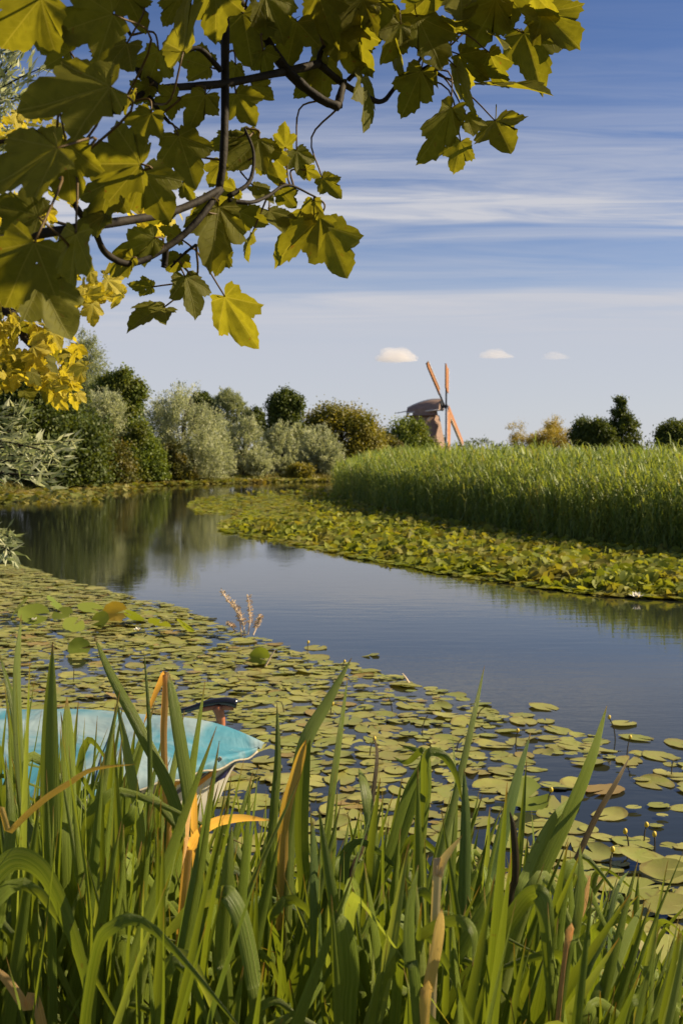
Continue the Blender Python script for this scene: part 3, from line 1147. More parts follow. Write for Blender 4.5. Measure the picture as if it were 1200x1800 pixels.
def dist_pt(x, y, poly):
    pl = _lists.setdefault(id(poly), poly.tolist())
    best = 1e9
    x0, y0 = pl[-1]
    for x1, y1 in pl:
        ex, ey = x1 - x0, y1 - y0
        t = max(0, min(1, ((x - x0) * ex + (y - y0) * ey) / (ex * ex + ey * ey + 1e-12)))
        best = min(best, (x - x0 - t * ex) ** 2 + (y - y0 - t * ey) ** 2)
        x0, y0 = x1, y1
    return math.sqrt(best)


BOAT_POLY = np.array([(-0.33, 6.72), (-1.2, 7.45), (-4.8, 7.7), (-4.8, 5.7), (-1.4, 5.9)])
cells = {}
pads = []
tries = 0
while tries < 30000:
    tries += 1
    x, y = rng.uniform(-7.6, 4), rng.uniform(4.3, 21.5)
    if abs(x) > 0.33 * y + .4:
        continue
    r_ = rng.uniform(.085, .155) if rng.random() < .72 else rng.uniform(.04, .085)
    ok = True
    ci_ = (int(x // .4), int(y // .4))
    pack = (0.76 if y < 14 else 0.68) * (.7 if rng.random() < .2 else 1)
    if not inside_pt(x, y, FIELD) or inside_pt(x, y, BOAT_POLY):
        continue
    e_d = dist_pt(x, y, FIELD)
    open_ = math.sin(x * 2.1 + 0.9) * math.sin(y * 1.35 + x * .6)
    if open_ > 0.45 and (x > -2.2 or y > 11):
        pack = 1.15
    if open_ > 0.70 and (x > -2.2 or y > 11) and rng.random() < .9:
        continue
    if e_d < 1.3 and rng.random() < .85 * (1 - e_d / 1.3) ** .6 * (.55 + .45 * math.sin(x * 5.1 + y * 2.3)):
        continue
    for a in (-1, 0, 1):
        for b in (-1, 0, 1):
            for (x2, y2, r2) in cells.get((ci_[0] + a, ci_[1] + b), ()):
                if (x - x2) ** 2 + (y - y2) ** 2 < (pack * (r_ + r2)) ** 2:
                    ok = False
                    break
            if not ok:
                break
        if not ok:
            break
    if ok:
        cells.setdefault(ci_, []).append((x, y, r_))
        pads.append((x, y, r_))
for x, y in ((955, 1244), (1095, 1273), (1118, 1298), (648, 1152), (555, 1140), (640, 1182), (1195, 1308), (1150, 1378)):   # single pads at the open edge
    p = on_water(x, y)
    pads.append((p[0], p[1], rng.uniform(.11, .15)))
print('pads', len(pads))


def show(p):
    x, y, r_ = p
    px, py = 600 + F * x / y, HOR + F * CAMZ / y
    if px < -20 or px > 1220 or py > 1830:
        return 0
    hide = 0.25 if (py > 1480 and px < 900) else (0.5 if (py > 1380 and px < 640) else 1)
    return hide * r_ * r_ / y ** 3


pads.sort(key=show, reverse=True)
PADG = 'lily pads on the near water'
rest = []
for i, (x, y, r_) in enumerate(pads):
    z = rng.uniform(.002, .010)
    if i < 292 and show((x, y, r_)) > 0:
        o = bpy.data.objects.new('lily_pad', pad_me[int(rng.integers(0, 9)) if rng.random() < .6 else int(rng.integers(0, 6))])
        o.location = (x, y, z)
        s = 2 * r_
        o.scale = (s, s * rng.uniform(.7, 1), s)
        o.rotation_euler = (rng.normal(0, .035), rng.normal(0, .035), rng.uniform(0, 6.28))
        link(o)
        ppx, ppy, de = 600 + F * x / y, HOR + F * CAMZ / y, dist_pt(x, y, FIELD)
        where = ('at the ragged edge beside open water' if de < .3 and ppx > 300 else 'in the pad field just beyond the boat' if ppx < 480 and ppy < 1330 else
                 'around the bow of the boat' if ppx < 520 else 'in the middle of the pad field' if ppx < 800 else 'behind the leaning iris leaves' if ppx < 1020 else 'at the picture edge of the pad field')
        tag(o, ('small' if r_ < .1 else 'broad') + ' flat olive green lily pad ' + where, 'lily pad', PADG)
    else:
        rest.append((x, y, z, r_))
VV, FF, VR, UV = [], [], [], []
off = 0
for x, y, z, r_ in rest:
    tv, tf, tu = pad_t[int(rng.integers(0, 9))]
    a = rng.uniform(0, 6.28)
    c, s = math.cos(a), math.sin(a)
    v = np.stack([(tv[:, 0] * c - tv[:, 1] * s), (tv[:, 0] * s + tv[:, 1] * c), tv[:, 2]], 1) * 2 * r_
    v[:, 2] += v[:, 0] * rng.normal(0, .05) + v[:, 1] * rng.normal(0, .05)
    VV.append(v + (x, y, z))
    FF.append(tf + off)
    off += len(tv)
    VR.append(np.full(len(tv), rng.random()))
    UV.append(tu)
# a scum of broken small leaves between and behind the pads
nsc = 2600
k_ = 0
while k_ < nsc:
    y = 21.5 - 15 * rng.random() ** 1.6
    x = rng.uniform(-7.4, 2.5)
    if not inside_pt(x, y, FIELD) or abs(x) > .34 * y or inside_pt(x, y, BOAT_POLY):
        continue
    if y < 9 and rng.random() < .7:
        k_ += 1
        continue
    tv, tf, tu = pad_t[int(rng.integers(0, 6))]
    tv, tf, tu = tv[:23], tf[(tf < 23).all(1)], tu[:23]
    a = rng.uniform(0, 6.28)
    c, s = math.cos(a), math.sin(a)
    r_ = rng.uniform(.02, .07) * (1 + .06 * max(0, y - 10))
    v = np.stack([(tv[:, 0] * c - tv[:, 1] * s), (tv[:, 0] * s + tv[:, 1] * c) * .8, tv[:, 2]], 1) * 3.2 * r_
    VV.append(v + (x, y, rng.uniform(.004, .03)))
    FF.append(tf + off)
    off += len(tv)
    VR.append(np.full(len(tv), rng.random()))
    UV.append(tu)
    k_ += 1
tag(obj('small_lily_pads', npmesh('small_lily_pads', np.vstack(VV), np.vstack(FF), M['pad_mass'], True, np.concatenate(VR), np.vstack(UV))),
    'spread of small and overlapping floating leaves behind the larger pads', 'lily pads', kind='stuff')


def raised_leaf_template(seed):
    r_ = np.random.default_rng(seed)
    n = 9
    th = np.linspace(R(14), R(346), n)
    v = [(0, 0, 0)]
    cup = r_.uniform(-.25, .35)
    for t in th:
        x, y = .55 * math.cos(t) * 1.15, .5 * math.sin(t)
        v.append((x, y, cup * abs(y) + .1 * x * x + r_.normal(0, .03)))
    f = [(0, i, i + 1) for i in range(1, n)]
    return np.array(v), np.array(f)


rl = [raised_leaf_template(i) for i in range(6)]


def leaf_scatter(P3, size, tiltmax, yaw=None, bias=(0.25, -0.25)):
    VV, FF, VR = [], [], []
    off = 0
    n = len(P3)
    for i in range(n):
        tv, tf = rl[int(rng.integers(0, 6))]
        m = Matrix.Rotation(rng.uniform(0, 6.28), 3, 'Z')
        t = abs(rng.normal(0, tiltmax))
        axd = Vector((rng.normal(bias[0], 1), rng.normal(bias[1], 1), 0)).normalized()
        m = Matrix.Rotation(t, 3, axd) @ m
        v = tv @ np.array(m).T * size[i] + P3[i]
        VV.append(v)
        FF.append(tf + off)
        off += len(tv)
        VR.append(np.full(len(tv), rng.random()))
    return np.vstack(VV), np.vstack(FF), np.concatenate(VR)


# far lily belt before the reeds
fe = [(1230, 1058), (1130, 1052), (1050, 1048), (960, 1036), (880, 1024), (800, 1014), (720, 998), (640, 985), (560, 968), (480, 948), (400, 938), (380, 925), (420, 905), (350, 905), (330, 890), (345, 876), (420, 868), (590, 862)]
BELT = np.array([on_water(x, y)[:2] for x, y in fe] + [(0.3, 55), (2.0, 39.7), (4.0, 32.2), (5.4, 27.8), (7.0, 24.1), (8.3, 22.4), (9, 21)])
pts, sz = [], []
while len(pts) < 10500:
    y = 1 / rng.uniform(1 / 61, 1 / 16)
    x = rng.uniform(-.16 * y, .33 * y)
    if not inside_pt(x, y, BELT):
        continue
    ed = dist_pt(x, y, BELT)
    flat = (y > 33 and x < -1.2 and 0.5 < abs(math.sin(y * .2 + 1))) or ed < 0.5 * rng.random()
    px = 600 + F * x / y
    if y > 37 and px < 520 and y < 46:
        flat = True
    z = 0.02 if flat else rng.uniform(.02, .22) * min(1, ed / .9)
    pts.append((x, y, z))
    sz.append(rng.uniform(.08, .21) * (1.15 if y > 30 else 1))
pts, sz = np.array(pts), np.array(sz)
lowm = pts[:, 2] < .03
v1, f1, r1_ = leaf_scatter(pts[~lowm], sz[~lowm], .95)
v2, f2, r2_ = leaf_scatter(pts[lowm], sz[lowm] * 1.2, .06)
tag(obj('far_lily_leaves', npmesh('far_lily_leaves', np.vstack([v1, v2]), np.vstack([f1, f2 + len(v1)]), M['pad_far'], True, np.concatenate([r1_, r2_]))),
    'thick belt of raised yellow green lily leaves along the foot of the reeds', 'lily leaves', kind='stuff')
# pads and marsh plants along the far shore and in the left corner
pts, sz = [], []
SH = np.array([(12, 80.5), (5, 80), (-3, 77.3), (-8, 73.8), (-12.2, 67), (-15.0, 59.5), (-15.4, 52), (-13.2, 46)])
L_ = np.cumsum([0] + [np.hypot(*(SH[i + 1] - SH[i])) for i in range(len(SH) - 1)])
for _ in range(3000):
    t = rng.uniform(0, L_[-1])
    i = min(int(np.searchsorted(L_, t, 'right') - 1), len(SH) - 2)
    p = SH[i] + (SH[i + 1] - SH[i]) * (t - L_[i]) / (L_[i + 1] - L_[i])
    wide = 1.0 if t < 32 else 2.6
    o_ = (1 - rng.random() ** .6)
    nrm = np.array((SH[i + 1] - SH[i])[::-1]) * (1, -1)
    nrm = nrm / np.linalg.norm(nrm)
    if nrm @ (np.array((-4, 50)) - p) < 0:
        nrm = -nrm
    pts.append((*(p + nrm * (o_ * wide * 1.7 - .5)), rng.uniform(.02, .22)))
    sz.append(rng.uniform(.16, .34))
v1, f1, r1_ = leaf_scatter(np.array(pts), np.array(sz), .45)
tag(obj('shore_plants', npmesh('shore_plants', v1, f1, M['grass'], True, r1_)), 'thin yellow green fringe of water plants along the far bank', 'water plants', kind='stuff')

# rough grass on the far bank
pts = []
while len(pts) < 5000:
    x, y = rng.uniform(-24, 6), rng.uniform(46, 92)
    if inside_pt(x, y, RIVER) or dist_pt(x, y, RIVER) > 5:
        continue
    pts.append((x, y, float(ground_z(x, y)) - .03))
pts = np.array(pts)
gt = []
for i in range(5):
    r_ = np.random.default_rng(60 + i)
    V_, F_ = [], []
    o_ = 0
    for j in range(9):
        a = r_.uniform(0, 6.28)
        b = np.array((math.cos(a), math.sin(a), 0))
        h = r_.uniform(.5, 1)
        vv_, ff_ = ribbon([b * .05, b * .12 + (0, 0, h * .6), b * .35 * h + (0, 0, h)], .05, .01, np.cross(b, (0, 0, 1)))
        V_.append(vv_)
        F_.append(ff_ + o_)
        o_ += len(vv_)
    gt.append((np.vstack(V_), np.vstack(F_)))
v, f, vr = scatter(gt, pts, rng.uniform(0, 6.28, len(pts)), rng.uniform(.12, .4, len(pts)), rng.random(len(pts)))
tag(obj('bank_grass', npmesh('bank_grass', v, f, M['grass'], False, vr)), 'rough grass on the far bank under the trees', 'grass', kind='stuff')

# raised, rolled and yellowing pads that stand out
def raised_pad(x, y, size, tilt_, yaw, mat, lab, lift=0.05):
    p = on_water(x, y)
    tv, tf, tu = pad_mesh(int(x + y), None, 22, .1)
    tv = tv.copy()
    tv[:, 2] += 0.55 * np.abs(tv[:, 1]) ** 1.6          # folded up along the midrib
    me = npmesh('raised_lily_pad', tv, tf, mat, True, var=np.full(len(tv), .5), uv=tu)
    o = obj('raised_lily_pad', me, None, (p[0], p[1], lift))
    o.scale = (size,) * 3
    o.rotation_euler = (R(tilt_), R(rng.uniform(-15, 15)), R(yaw))
    tag(o, lab, 'lily pad')


raised_pad(140, 1148, .22, 58, 10, M['pad_green'], 'rolled upright green lily pad above the blue boat cover')
raised_pad(456, 1168, .22, 55, -20, M['pad_green'], 'cupped green lily pad beside a pale dry stalk near open water', .06)
raised_pad(928, 1416, .24, 40, 30, M['pad_green'], 'folded bright green lily pad lying in a dark gap of open water', .05)
M['pad_brown'] = mat_foliage('yellow_pad', (0.42, 0.30, 0.05), (0.46, 0.33, 0.06), trans=.4)
raised_pad(203, 1092, .30, 75, 0, M['pad_brown'], 'upright yellow brown lily leaf among raised green pads', .1)
for i, (x, y, t_) in enumerate(((60, 1098, 40), (110, 1092, 30), (160, 1078, 20), (235, 1098, 35), (95, 1075, 45), (175, 1102, 50), (325, 1118, 45), (280, 1112, 25), (35, 1085, 50), (130, 1110, 30))):
    p = on_water(x, y)
    tv, tf, tu = pad_t[6 + i % 3]
    o = obj('raised_lily_pad', npmesh('raised_lily_pad', tv, tf, M['pad_green'], True, var=np.full(len(tv), rng.random()), uv=tu), None, (p[0], p[1], rng.uniform(.06, .16)))
    o.scale = (rng.uniform(.24, .36),) * 3
    o.rotation_euler = (R(t_ * random.choice((-1, 1, 1))), R(rng.uniform(-25, 25)), rng.uniform(0, 6.28))
    tag(o, 'green lily pad raised off the water in the far clump of the pad field', 'lily pad', 'raised pads in the far clump')
for i, (x, y, sz_) in enumerate(((1165, 1545, .27), (1120, 1580, .25), (1180, 1610, .28), (1105, 1655, .26), (1170, 1690, .29), (1010, 1390, .22), (1120, 1520, .24))):
    p = on_water(x, y)
    tv, tf, tu = pad_t[6 + i % 3]
    o = obj('raised_lily_pad', npmesh('raised_lily_pad', tv, tf, M['pad'], True, uv=tu), None, (p[0], p[1], .05))
    o.scale = (sz_ * .8, sz_ * .7, sz_ * .8)
    o.rotation_euler = (R(rng.uniform(8, 20)), R(rng.uniform(-10, 10)), rng.uniform(-.6, .6))
    tag(o, 'grey green lily pad tilted on edge in the crowded clump by the picture edge', 'lily pad', 'tilted pads at the edge of the near water')

# thin stalks with buds among the pads
M['stalk'] = mat_plain('stalk', (0.06, 0.05, 0.025), .7, .3)
M['bud'] = mat_plain('bud', (0.62, 0.45, 0.04), .5, .4)
M['petal'] = mat_plain('petal', (0.85, 0.82, 0.74), .5, .3)
SV, SF = icos(2)
for x, y, h, dx, bud in ((265, 1300, 0, 0, 0), (600, 1178, .08, .03, 1), (540, 1150, .12, .01, 2), (1082, 1300, .16, -.05, 1), (740, 1290, .14, .05, 0), (690, 1250, .12, -.04, 0),
                         (800, 1320, .10, .06, 0), (1100, 1330, .13, .03, 1), (835, 1265, .11, .09, 0), (1105, 1490, .08, -.02, 1), (1130, 1478, .08, .02, 1), (1150, 1492, .07, 0, 1), (960, 1420, .10, .03, 1),
                         (905, 1310, .1, .02, 1), (648, 1330, .12, .04, 1), (580, 1260, .1, .02, 1), (1070, 1530, .1, .02, 1), (365, 1200, .1, .02, 0), (500, 1255, .1, -.03, 0), (130, 1200, .14, .0, 0), (1178, 1362, .09, .02, 0)):
    if not h:
        continue
    p = on_water(x, y)
    root = empty('flower_stalk', (p[0], p[1], 0))
    MB().tube([(0, 0, -.1), (dx * .3, 0, h * .5), (dx, .01, h)], .005, .004, 5, 3).build('stalk', M['stalk'], root)
    if bud:
        vv_ = SV * np.array((.011, .011, .013)) * (1.1 if bud == 1 else 1.3) + (dx, .01, h + .01)
        vv_[:, 2] -= 0.006 * np.abs(np.sin(np.arctan2(SV[:, 1], SV[:, 0]) * 2.5))
        obj('bud', npmesh('bud', vv_, SF, M['bud'], True), root)
        tag(root, 'thin stalk with a small yellow bud rising among the near lily pads', 'flower', 'yellow buds among the pads')
    else:
        tag(root, 'thin dark bare stalk rising among the near lily pads', 'stalk', 'bare stalks among the pads')


def lily_flower(x, y, s, lab):
    p = on_water(x, y, .05)
    root = empty('water_lily_flower', (p[0], p[1], .04))
    vs, fs = [], []
    for ring, (n, t, L) in enumerate(((7, 25, 1), (6, 55, .85))):
        for i in range(n):
            a = 2 * math.pi * (i + .5 * ring) / n
            b = np.array((math.cos(a), math.sin(a), 0))
            sd_ = np.array((-math.sin(a), math.cos(a), 0))
            c_, s_ = math.cos(R(t)), math.sin(R(t))
            o_ = len(vs)
            vs += [(0, 0, 0), *(b * L * .55 * c_ + sd_ * w_ * .22 + np.array((0, 0, L * .55 * s_)) for w_ in (-1, 1)), b * L * c_ + np.array((0, 0, L * s_))]
            fs += [(o_, o_ + 1, o_ + 3, o_ + 2)]
    obj('petals', npmesh('petals', np.array(vs) * s, fs, M['petal'], False), root)
    obj('flower_centre', npmesh('flower_centre', SV * s * .25 + (0, 0, s * .2), SF, M['bud'], True), root)
    tag(root, lab, 'flower')


lily_flower(1118, 1050, .13, 'white water lily at the open edge of the far lily belt')
lily_flower(62, 1080, .10, 'white water lily in the far clump of raised pads, upper of two')
lily_flower(60, 1092, .10, 'white water lily in the far clump of raised pads, lower of two')
lily_flower(243, 1108, .07, 'small white lily bud beside the upright yellow brown leaf')

# pale seeding grass standing in the water
M['seed'] = mat_plain('dry_seed_head', (0.80, 0.62, 0.42), .8, .2, .1, 40)
gr = empty('dry_grass_plant', tuple(on_water(432, 1118)))
gY = gr.location[1]
for pts_ in (((425, 1118), (418, 1080), (390, 1042)), ((436, 1116), (440, 1085), (436, 1050)), ((445, 1116), (452, 1100), (458, 1084)), ((415, 1112), (408, 1102), (400, 1098)), ((430, 1116), (426, 1090), (410, 1060))):
    w = [P(x, y, gY + rng.uniform(-.05, .05)) - np.array(gr.location) for x, y in pts_]
    mb = MB()
    mb.tube(w, .010, .006, 5, 4)
    path = smooth_path(w, 9)
    for i, p in enumerate(path):
        if i > len(path) * .3:
            for _ in range(8):
                dvec = rng.standard_normal(3) * (1, 1, .5)
                dvec = dvec / np.linalg.norm(dvec) * rng.uniform(.02, .06)
                mb.add([p, p + dvec + (0, 0, .02), p + dvec * .6 + (.008, 0, 0.03)], [(0, 1, 2)])
    mb.build('seed_stem', M['seed'], gr)
tag(gr, 'pale dry seeding grass standing in the water at the pad edge', 'grass')
st = on_water(466, 1172)
tag(MB().tube([(0, 0, 0), (.05, 0, .09), (.10, 0, .17)], .012, .004, 6).build('dry_stalk', M['seed'], None, loc=None), 'short pale dry stalk leaning over a cupped pad', 'stalk').location = tuple(st)
st = on_water(718, 1200)
tag(MB().tube([(0, 0, 0), (-.03, 0, .05), (-.06, 0, .09)], .012, .004, 6).build('dry_stalk', M['seed'], None, loc=None), 'short pale dry stalk standing at the open edge of the pads', 'stalk').location = tuple(st)

# ------------------------------------------------------------------ boat under a blue cover
M['hull'] = mat_plain('hull', (0.70, 0.66, 0.56), .35, .5, .12, 6)
k = NT('tarpaulin')
pos = k.n('ShaderNodeTexCoord').outputs['Object']
nz = k.noise(pos, 2.2, 4, .8)
nz2 = k.noise(k.scalev(pos, (1.2, 3.5, 3.5)), 1.2, 3, .6)
col = k.mix(k.mapr(nz, .38, .6), (0.05, 0.19, 0.26), (0.21, 0.285, 0.31))
col = k.mix(k.mapr(nz2, .60, .72, 0, .5), col, (0.27, 0.35, 0.37))
k.plain(col, .6, .2, k.bump(k.math('ADD', nz, nz2), .45, .1))
M['tarp'] = k.m
M['navy'] = mat_plain('navy_paint', (0.025, 0.03, 0.13), .35, .5)
M['orange_paint'] = mat_plain('orange_paint', (0.72, 0.30, 0.05), .35, .5)
M['black_gloss'] = mat_plain('black_gloss', (0.012, 0.013, 0.02), .18, .6)
M['rust'] = mat_plain('rust_wood', (0.40, 0.14, 0.06), .5, .4, .3, 30)
boat = empty('motor_boat', (-0.50, 6.72, 0.07), R(4))
tag(boat, 'moored white motor boat under a light blue cover behind the iris leaves', 'boat')
BL = 4.3


def hull_half(s):        # s: 0 bow .. 1 stern
    return 0.88 * (1 - math.exp(-s * BL / .62)) * (1 - .06 * s)


def hull_pt(s, t, side):  # t: 0 keel .. 1 gunwale
    hw = hull_half(s)
    z = -.16 + (.51 - .03 * math.sin(s * 3)) * t
    w = hw * (0.45 + 0.55 * t ** .55) if t > 0 else 0
    bowrake = .34 * (1 - t) * max(0, 1 - s * 4)
    return (-s * BL - bowrake - .03, side * w, z + (0.05 * (1 - s) if t > .5 else 0))


vv, ff = [], []
S_, T_ = 20, 7
for side in (-1, 1):
    o_ = len(vv)
    for i in range(S_):
        s = (i / (S_ - 1)) ** 1.5
        for j in range(T_):
            vv.append(hull_pt(max(s, .002), j / (T_ - 1), side))
    for i in range(S_ - 1):
        for j in range(T_ - 1):
            a = o_ + i * T_ + j
            ff.append((a, a + 1, a + T_ + 1, a + T_) if side < 0 else (a, a + T_, a + T_ + 1, a + 1))
hb = MB()
hb.add(vv, ff)
hull = hb.build('hull', M['hull'], boat, True)
# transom
tb = MB()
tb.add([hull_pt(1, j / 6, -1) for j in range(7)] + [hull_pt(1, j / 6, 1) for j in range(6, -1, -1)], [tuple(range(14))])
tb.build('transom', M['hull'], boat)


def stripe(name, mat, pts_st, off_=.006):
    """Painted band on the near side of the hull through (s, t0, t1) stations."""
    v_, f_ = [], []
    for s, t0, t1 in pts_st:
        s = s * .55 if name != 'waist_line' else s
        for t in (.56 + (t0 - .62) * .72, .56 + (t1 - .62) * .72):
            p = np.array(hull_pt(s, t, -1))
            v_.append(p + (0.4 * off_, -off_, .002))
    for i in range(len(pts_st) - 1):
        a = 2 * i
        f_.append((a, a + 2, a + 3, a + 1))
    m_ = MB()
    m_.add(v_, f_)
    return m_.build(name, mat, hull)


ss = np.linspace(.01, .99, 40)
stripe('waist_line', M['navy'], [(s, .62, .65) for s in ss])
stripe('painted_swoosh', M['navy'], [(s, .66, .66 + .34 * (.06 - s) / .06) for s in np.linspace(.012, .058, 8)])
stripe('painted_swoosh', M['orange_paint'], [(s, .70 + .25 * max(0, (.09 - s) / .05), min(.98, .80 + .25 * (.10 - s) / .05)) for s in np.linspace(.05, .10, 8)], .008)
stripe('painted_swoosh', M['navy'], [(s, .68 + .28 * (.14 - s) / .06, .76 + .24 * (.14 - s) / .06) for s in np.linspace(.085, .14, 8)], .009)
stripe('painted_swoosh', M['orange_paint'], [(s, .72 + .20 * (.20 - s) / .07, .96) for s in np.linspace(.12, .20, 8)], .0075)
for s in (.215, .235, .255, .268, .30, .31, .36):
    stripe('painted_bar', M['navy'], [(s, .66, .92), (s + .008, .66, .92)])
# cover
vv, ff = [], []
S_, A_ = 34, 21
for i in range(S_):
    s = (i / (S_ - 1)) ** 1.25
    hw = hull_half(max(s, .0015)) + .035
    ridge = .36 * (1 - math.exp(-s * BL / 1.1)) + .03 * math.sin(s * 15) - .1 * max(0, s - .6)
    for j in range(A_):
        a = -1 + 2 * j / (A_ - 1)
        t = abs(a)
        gun = .375 - .02 * math.sin(s * 3)
        if t < .82:
            tt = t / .82
            z = gun + ridge * (1 - tt ** 1.25) + .02 * (1 - tt)
            y = a / .82 * hw
        else:
            tt = (t - .82) / .18
            skirt = .022 + .012 * math.sin(s * 40) + .06 * min(1, s * 3)
            z = gun - skirt * tt
            y = math.copysign(hw + .012 + .010 * math.sin(s * 55 + 1) * tt, a)
        z += .012 * math.sin(s * 28 + a * 5) * (1 - t) + .012 * math.sin(s * 11 - a * 9)
        vv.append((-s * BL + .05 * (1 - t) * (1 - s), y, z))
for i in range(S_ - 1):
    for j in range(A_ - 1):
        a = i * A_ + j
        ff.append((a, a + A_, a + A_ + 1, a + 1))
cb = MB()
cb.add(vv, ff)
cov = cb.build('cover', M['tarp'], boat, True)
def cover_pt(i, j):
    return np.array(vv[i * A_ + j])


M['rope'] = mat_plain('rope', (0.45, 0.40, 0.30), .9, .1, .3, 60)
M['seam'] = mat_plain('seam', (0.10, 0.24, 0.30), .7, .2)
for i_ in (9, 15, 21, 27):
    sm = MB()
    sm.tube([cover_pt(i_, j) + (0, 0, .004) for j in range(A_)], .006, .006, 5, 1, False)
    sm.build('seam', M['seam'], cov)
rp_ = MB()
rp_.tube([cover_pt(i, 1) + (0, -.012, -.012 - (.02 if i % 2 else 0)) for i in range(0, S_ - 2)], .006, .006, 5, 3)
rp_.build('rope', M['rope'], boat, True)
for i_ in range(3, S_ - 2, 3):
    p_ = cover_pt(i_, 2)
    MB().tube([p_ + (0, -.004, 0), p_ + (0, -.014, 0)], .012, .012, 8, 1, False).build('eyelet', M['rope'], cov)
# bow handle standing clear of the cover
hd = MB()
hd.tube([(-.52, .20, .53), (-.40, .20, .56), (-.30, .20, .59), (-.20, .20, .60), (-.12, .20, .585)], .012, .030, 8, 4)
ho = hd.build('bow_handle', M['black_gloss'], boat, True)
MB().tube([(-.34, .20, .55), (-.27, .20, .565), (-.20, .20, .565), (-.14, .20, .565)], .016, .020, 7, 3).build('handle_underside', M['rust'], ho, True)
MB().tube([(-.24, .20, .57), (-.22, .20, .51), (-.215, .20, .40), (-.215, .19, .32)], .036, .016, 7, 3).build('handle_post', M['rust'], boat, True)

# ------------------------------------------------------------------ iris leaves
def blade(spine, width, mat, face=None, seg=4, fold=0.22, blunt=False, twist=0.0):
    """Sword leaf along spine (base to tip), V-folded, tapering to a point."""
    pts = smooth_path(np.asarray(spine, float), seg)
    n = len(pts)
    tan = np.gradient(pts, axis=0)
    tan /= np.linalg.norm(tan, axis=1)[:, None]
    t = np.linspace(0, 1, n)
    w = width * np.where(t < .55, 1 - .08 * (1 - t / .55), np.clip(1 - ((t - .55) / .45) ** (2.2 if not blunt else 6), 0, 1) * .97 + .03)
    if face is None:
        face = np.array((0.0, -1.0, 0.25))
    v = np.empty((n * 3, 3))
    for i in range(n):
        s = np.cross(tan[i], face)
        if np.linalg.norm(s) < .15:
            s = np.cross(tan[i], (face[0] + .5, face[1], face[2] + .5))
        s /= np.linalg.norm(s)
        nn = np.cross(s, tan[i])
        a = twist * t[i]
        s2 = s * math.cos(a) + nn * math.sin(a)
        n2 = np.cross(s2, tan[i])
        v[3 * i] = pts[i] - s2 * w[i] / 2
        v[3 * i + 1] = pts[i] + n2 * w[i] * fold
        v[3 * i + 2] = pts[i] + s2 * w[i] / 2
    f = []
    for i in range(n - 1):
        a = 3 * i
        f += [(a, a + 1, a + 4, a + 3), (a + 1, a + 2, a + 5, a + 4)]
    uv = np.empty((n * 3, 2))
    uv[:, 1] = np.repeat(t, 3)
    uv[0::3, 0], uv[1::3, 0], uv[2::3, 0] = 0, .5, 1
    return npmesh('leaf', v, np.array(f), mat, True, uv=uv)


IRG = 'iris plants crowding the near bank'
hero_sets = []


def hero_plant(label, leaves, Y, cat='iris plant'):
    """leaves: list of (pixel path base to tip, width px, material key, face yaw, depth change at the tip, blunt)."""
    x0, y0 = leaves[0][0][0]
    b0 = P(x0, y0, Y)
    gz = float(ground_z(b0[0], Y))
    root = empty('iris_plant', (b0[0], Y, gz))
    for L in leaves:
        path, wpx, mk = L[0], L[1], L[2]
        yaw = L[3] if len(L) > 3 else rng.uniform(-35, 35)
        dY = L[4] if len(L) > 4 else rng.uniform(-.15, .25)
        blunt = L[5] if len(L) > 5 else False
        n = len(path)
        pts = [P(x, y, Y + dY * (i / max(1, n - 1)) ** 1.5) for i, (x, y) in enumerate(path)]
        base = pts[0].copy()
        if base[2] > gz + .05:          # carry the leaf on down to the ground
            dn = pts[0] - pts[1]
            k_ = min(.35, abs(dn[0] / (dn[2] - 1e-6)))
            dx = math.copysign(k_, dn[0]) * (base[2] - gz) * .5
            dx = max(-.18, min(.18, dx))
            pts.insert(0, np.array((base[0] + dx, base[1], gz - .03)))
        w = wpx * Y / F / max(.55, math.cos(R(abs(yaw)) * .9))
        face = np.array((math.sin(R(yaw)), -math.cos(R(yaw)), .22))
        me = blade([p - np.array((b0[0], Y, gz)) for p in pts], w, M[mk], face, 6, .13, blunt, rng.uniform(-1.2, 1.2) if mk.startswith('dead') else rng.uniform(-.3, .3))
        obj('leaf', me, root)
    tag(root, label, cat)
    return root


hero_plant('iris with one wide straight upright leaf before the blue boat cover', [
    ([(95, 1700), (90, 1500), (88, 1300), (93, 1130)], 36, 'iris', 8, .05),
    ([(125, 1600), (122, 1420), (118, 1225)], 26, 'iris', 20, .1, True),
    ([(75, 1600), (40, 1400), (30, 1200), (38, 1080)], 17, 'iris_light', 15, .1),
    ([(60, 1620), (45, 1400), (25, 1250), (0, 1150)], 16, 'iris', 10, .1)], 2.15)
hero_plant('iris with long leaf leaning toward the upper left across the boat cover', [
    ([(345, 1600), (310, 1420), (250, 1290), (195, 1185), (166, 1118)], 21, 'iris', 10, .2),
    ([(350, 1640), (338, 1450), (318, 1310), (296, 1180)], 23, 'iris', 12, .1, True),
    ([(250, 1600), (245, 1450), (225, 1330), (205, 1230)], 20, 'iris_light', -20, .1),
    ([(262, 1500), (264, 1380), (262, 1260), (253, 1140)], 9, 'iris', 10, .1)], 2.35)
hero_plant('iris bent over with an orange withered tip hanging at the boat cover', [
    ([(300, 1560), (292, 1400), (288, 1290), (292, 1190), (282, 1200), (265, 1240), (252, 1275)], 12, 'dead_orange', 10, .1)], 2.45)
hero_plant('iris with a tall leaf whose lower half is yellow, at the tip of the boat', [
    ([(500, 1640), (512, 1440), (535, 1310), (575, 1235), (618, 1156)], 25, 'iris_light', 12, .1),
    ([(496, 1560), (500, 1440), (520, 1360), (538, 1300)], 19, 'dead_yellow', 20, .0, True),
    ([(540, 1650), (530, 1480), (535, 1340), (545, 1300)], 24, 'iris', -10, .0),
    ([(470, 1600), (480, 1440), (488, 1340), (487, 1235)], 15, 'iris', 10, .1)], 2.3)
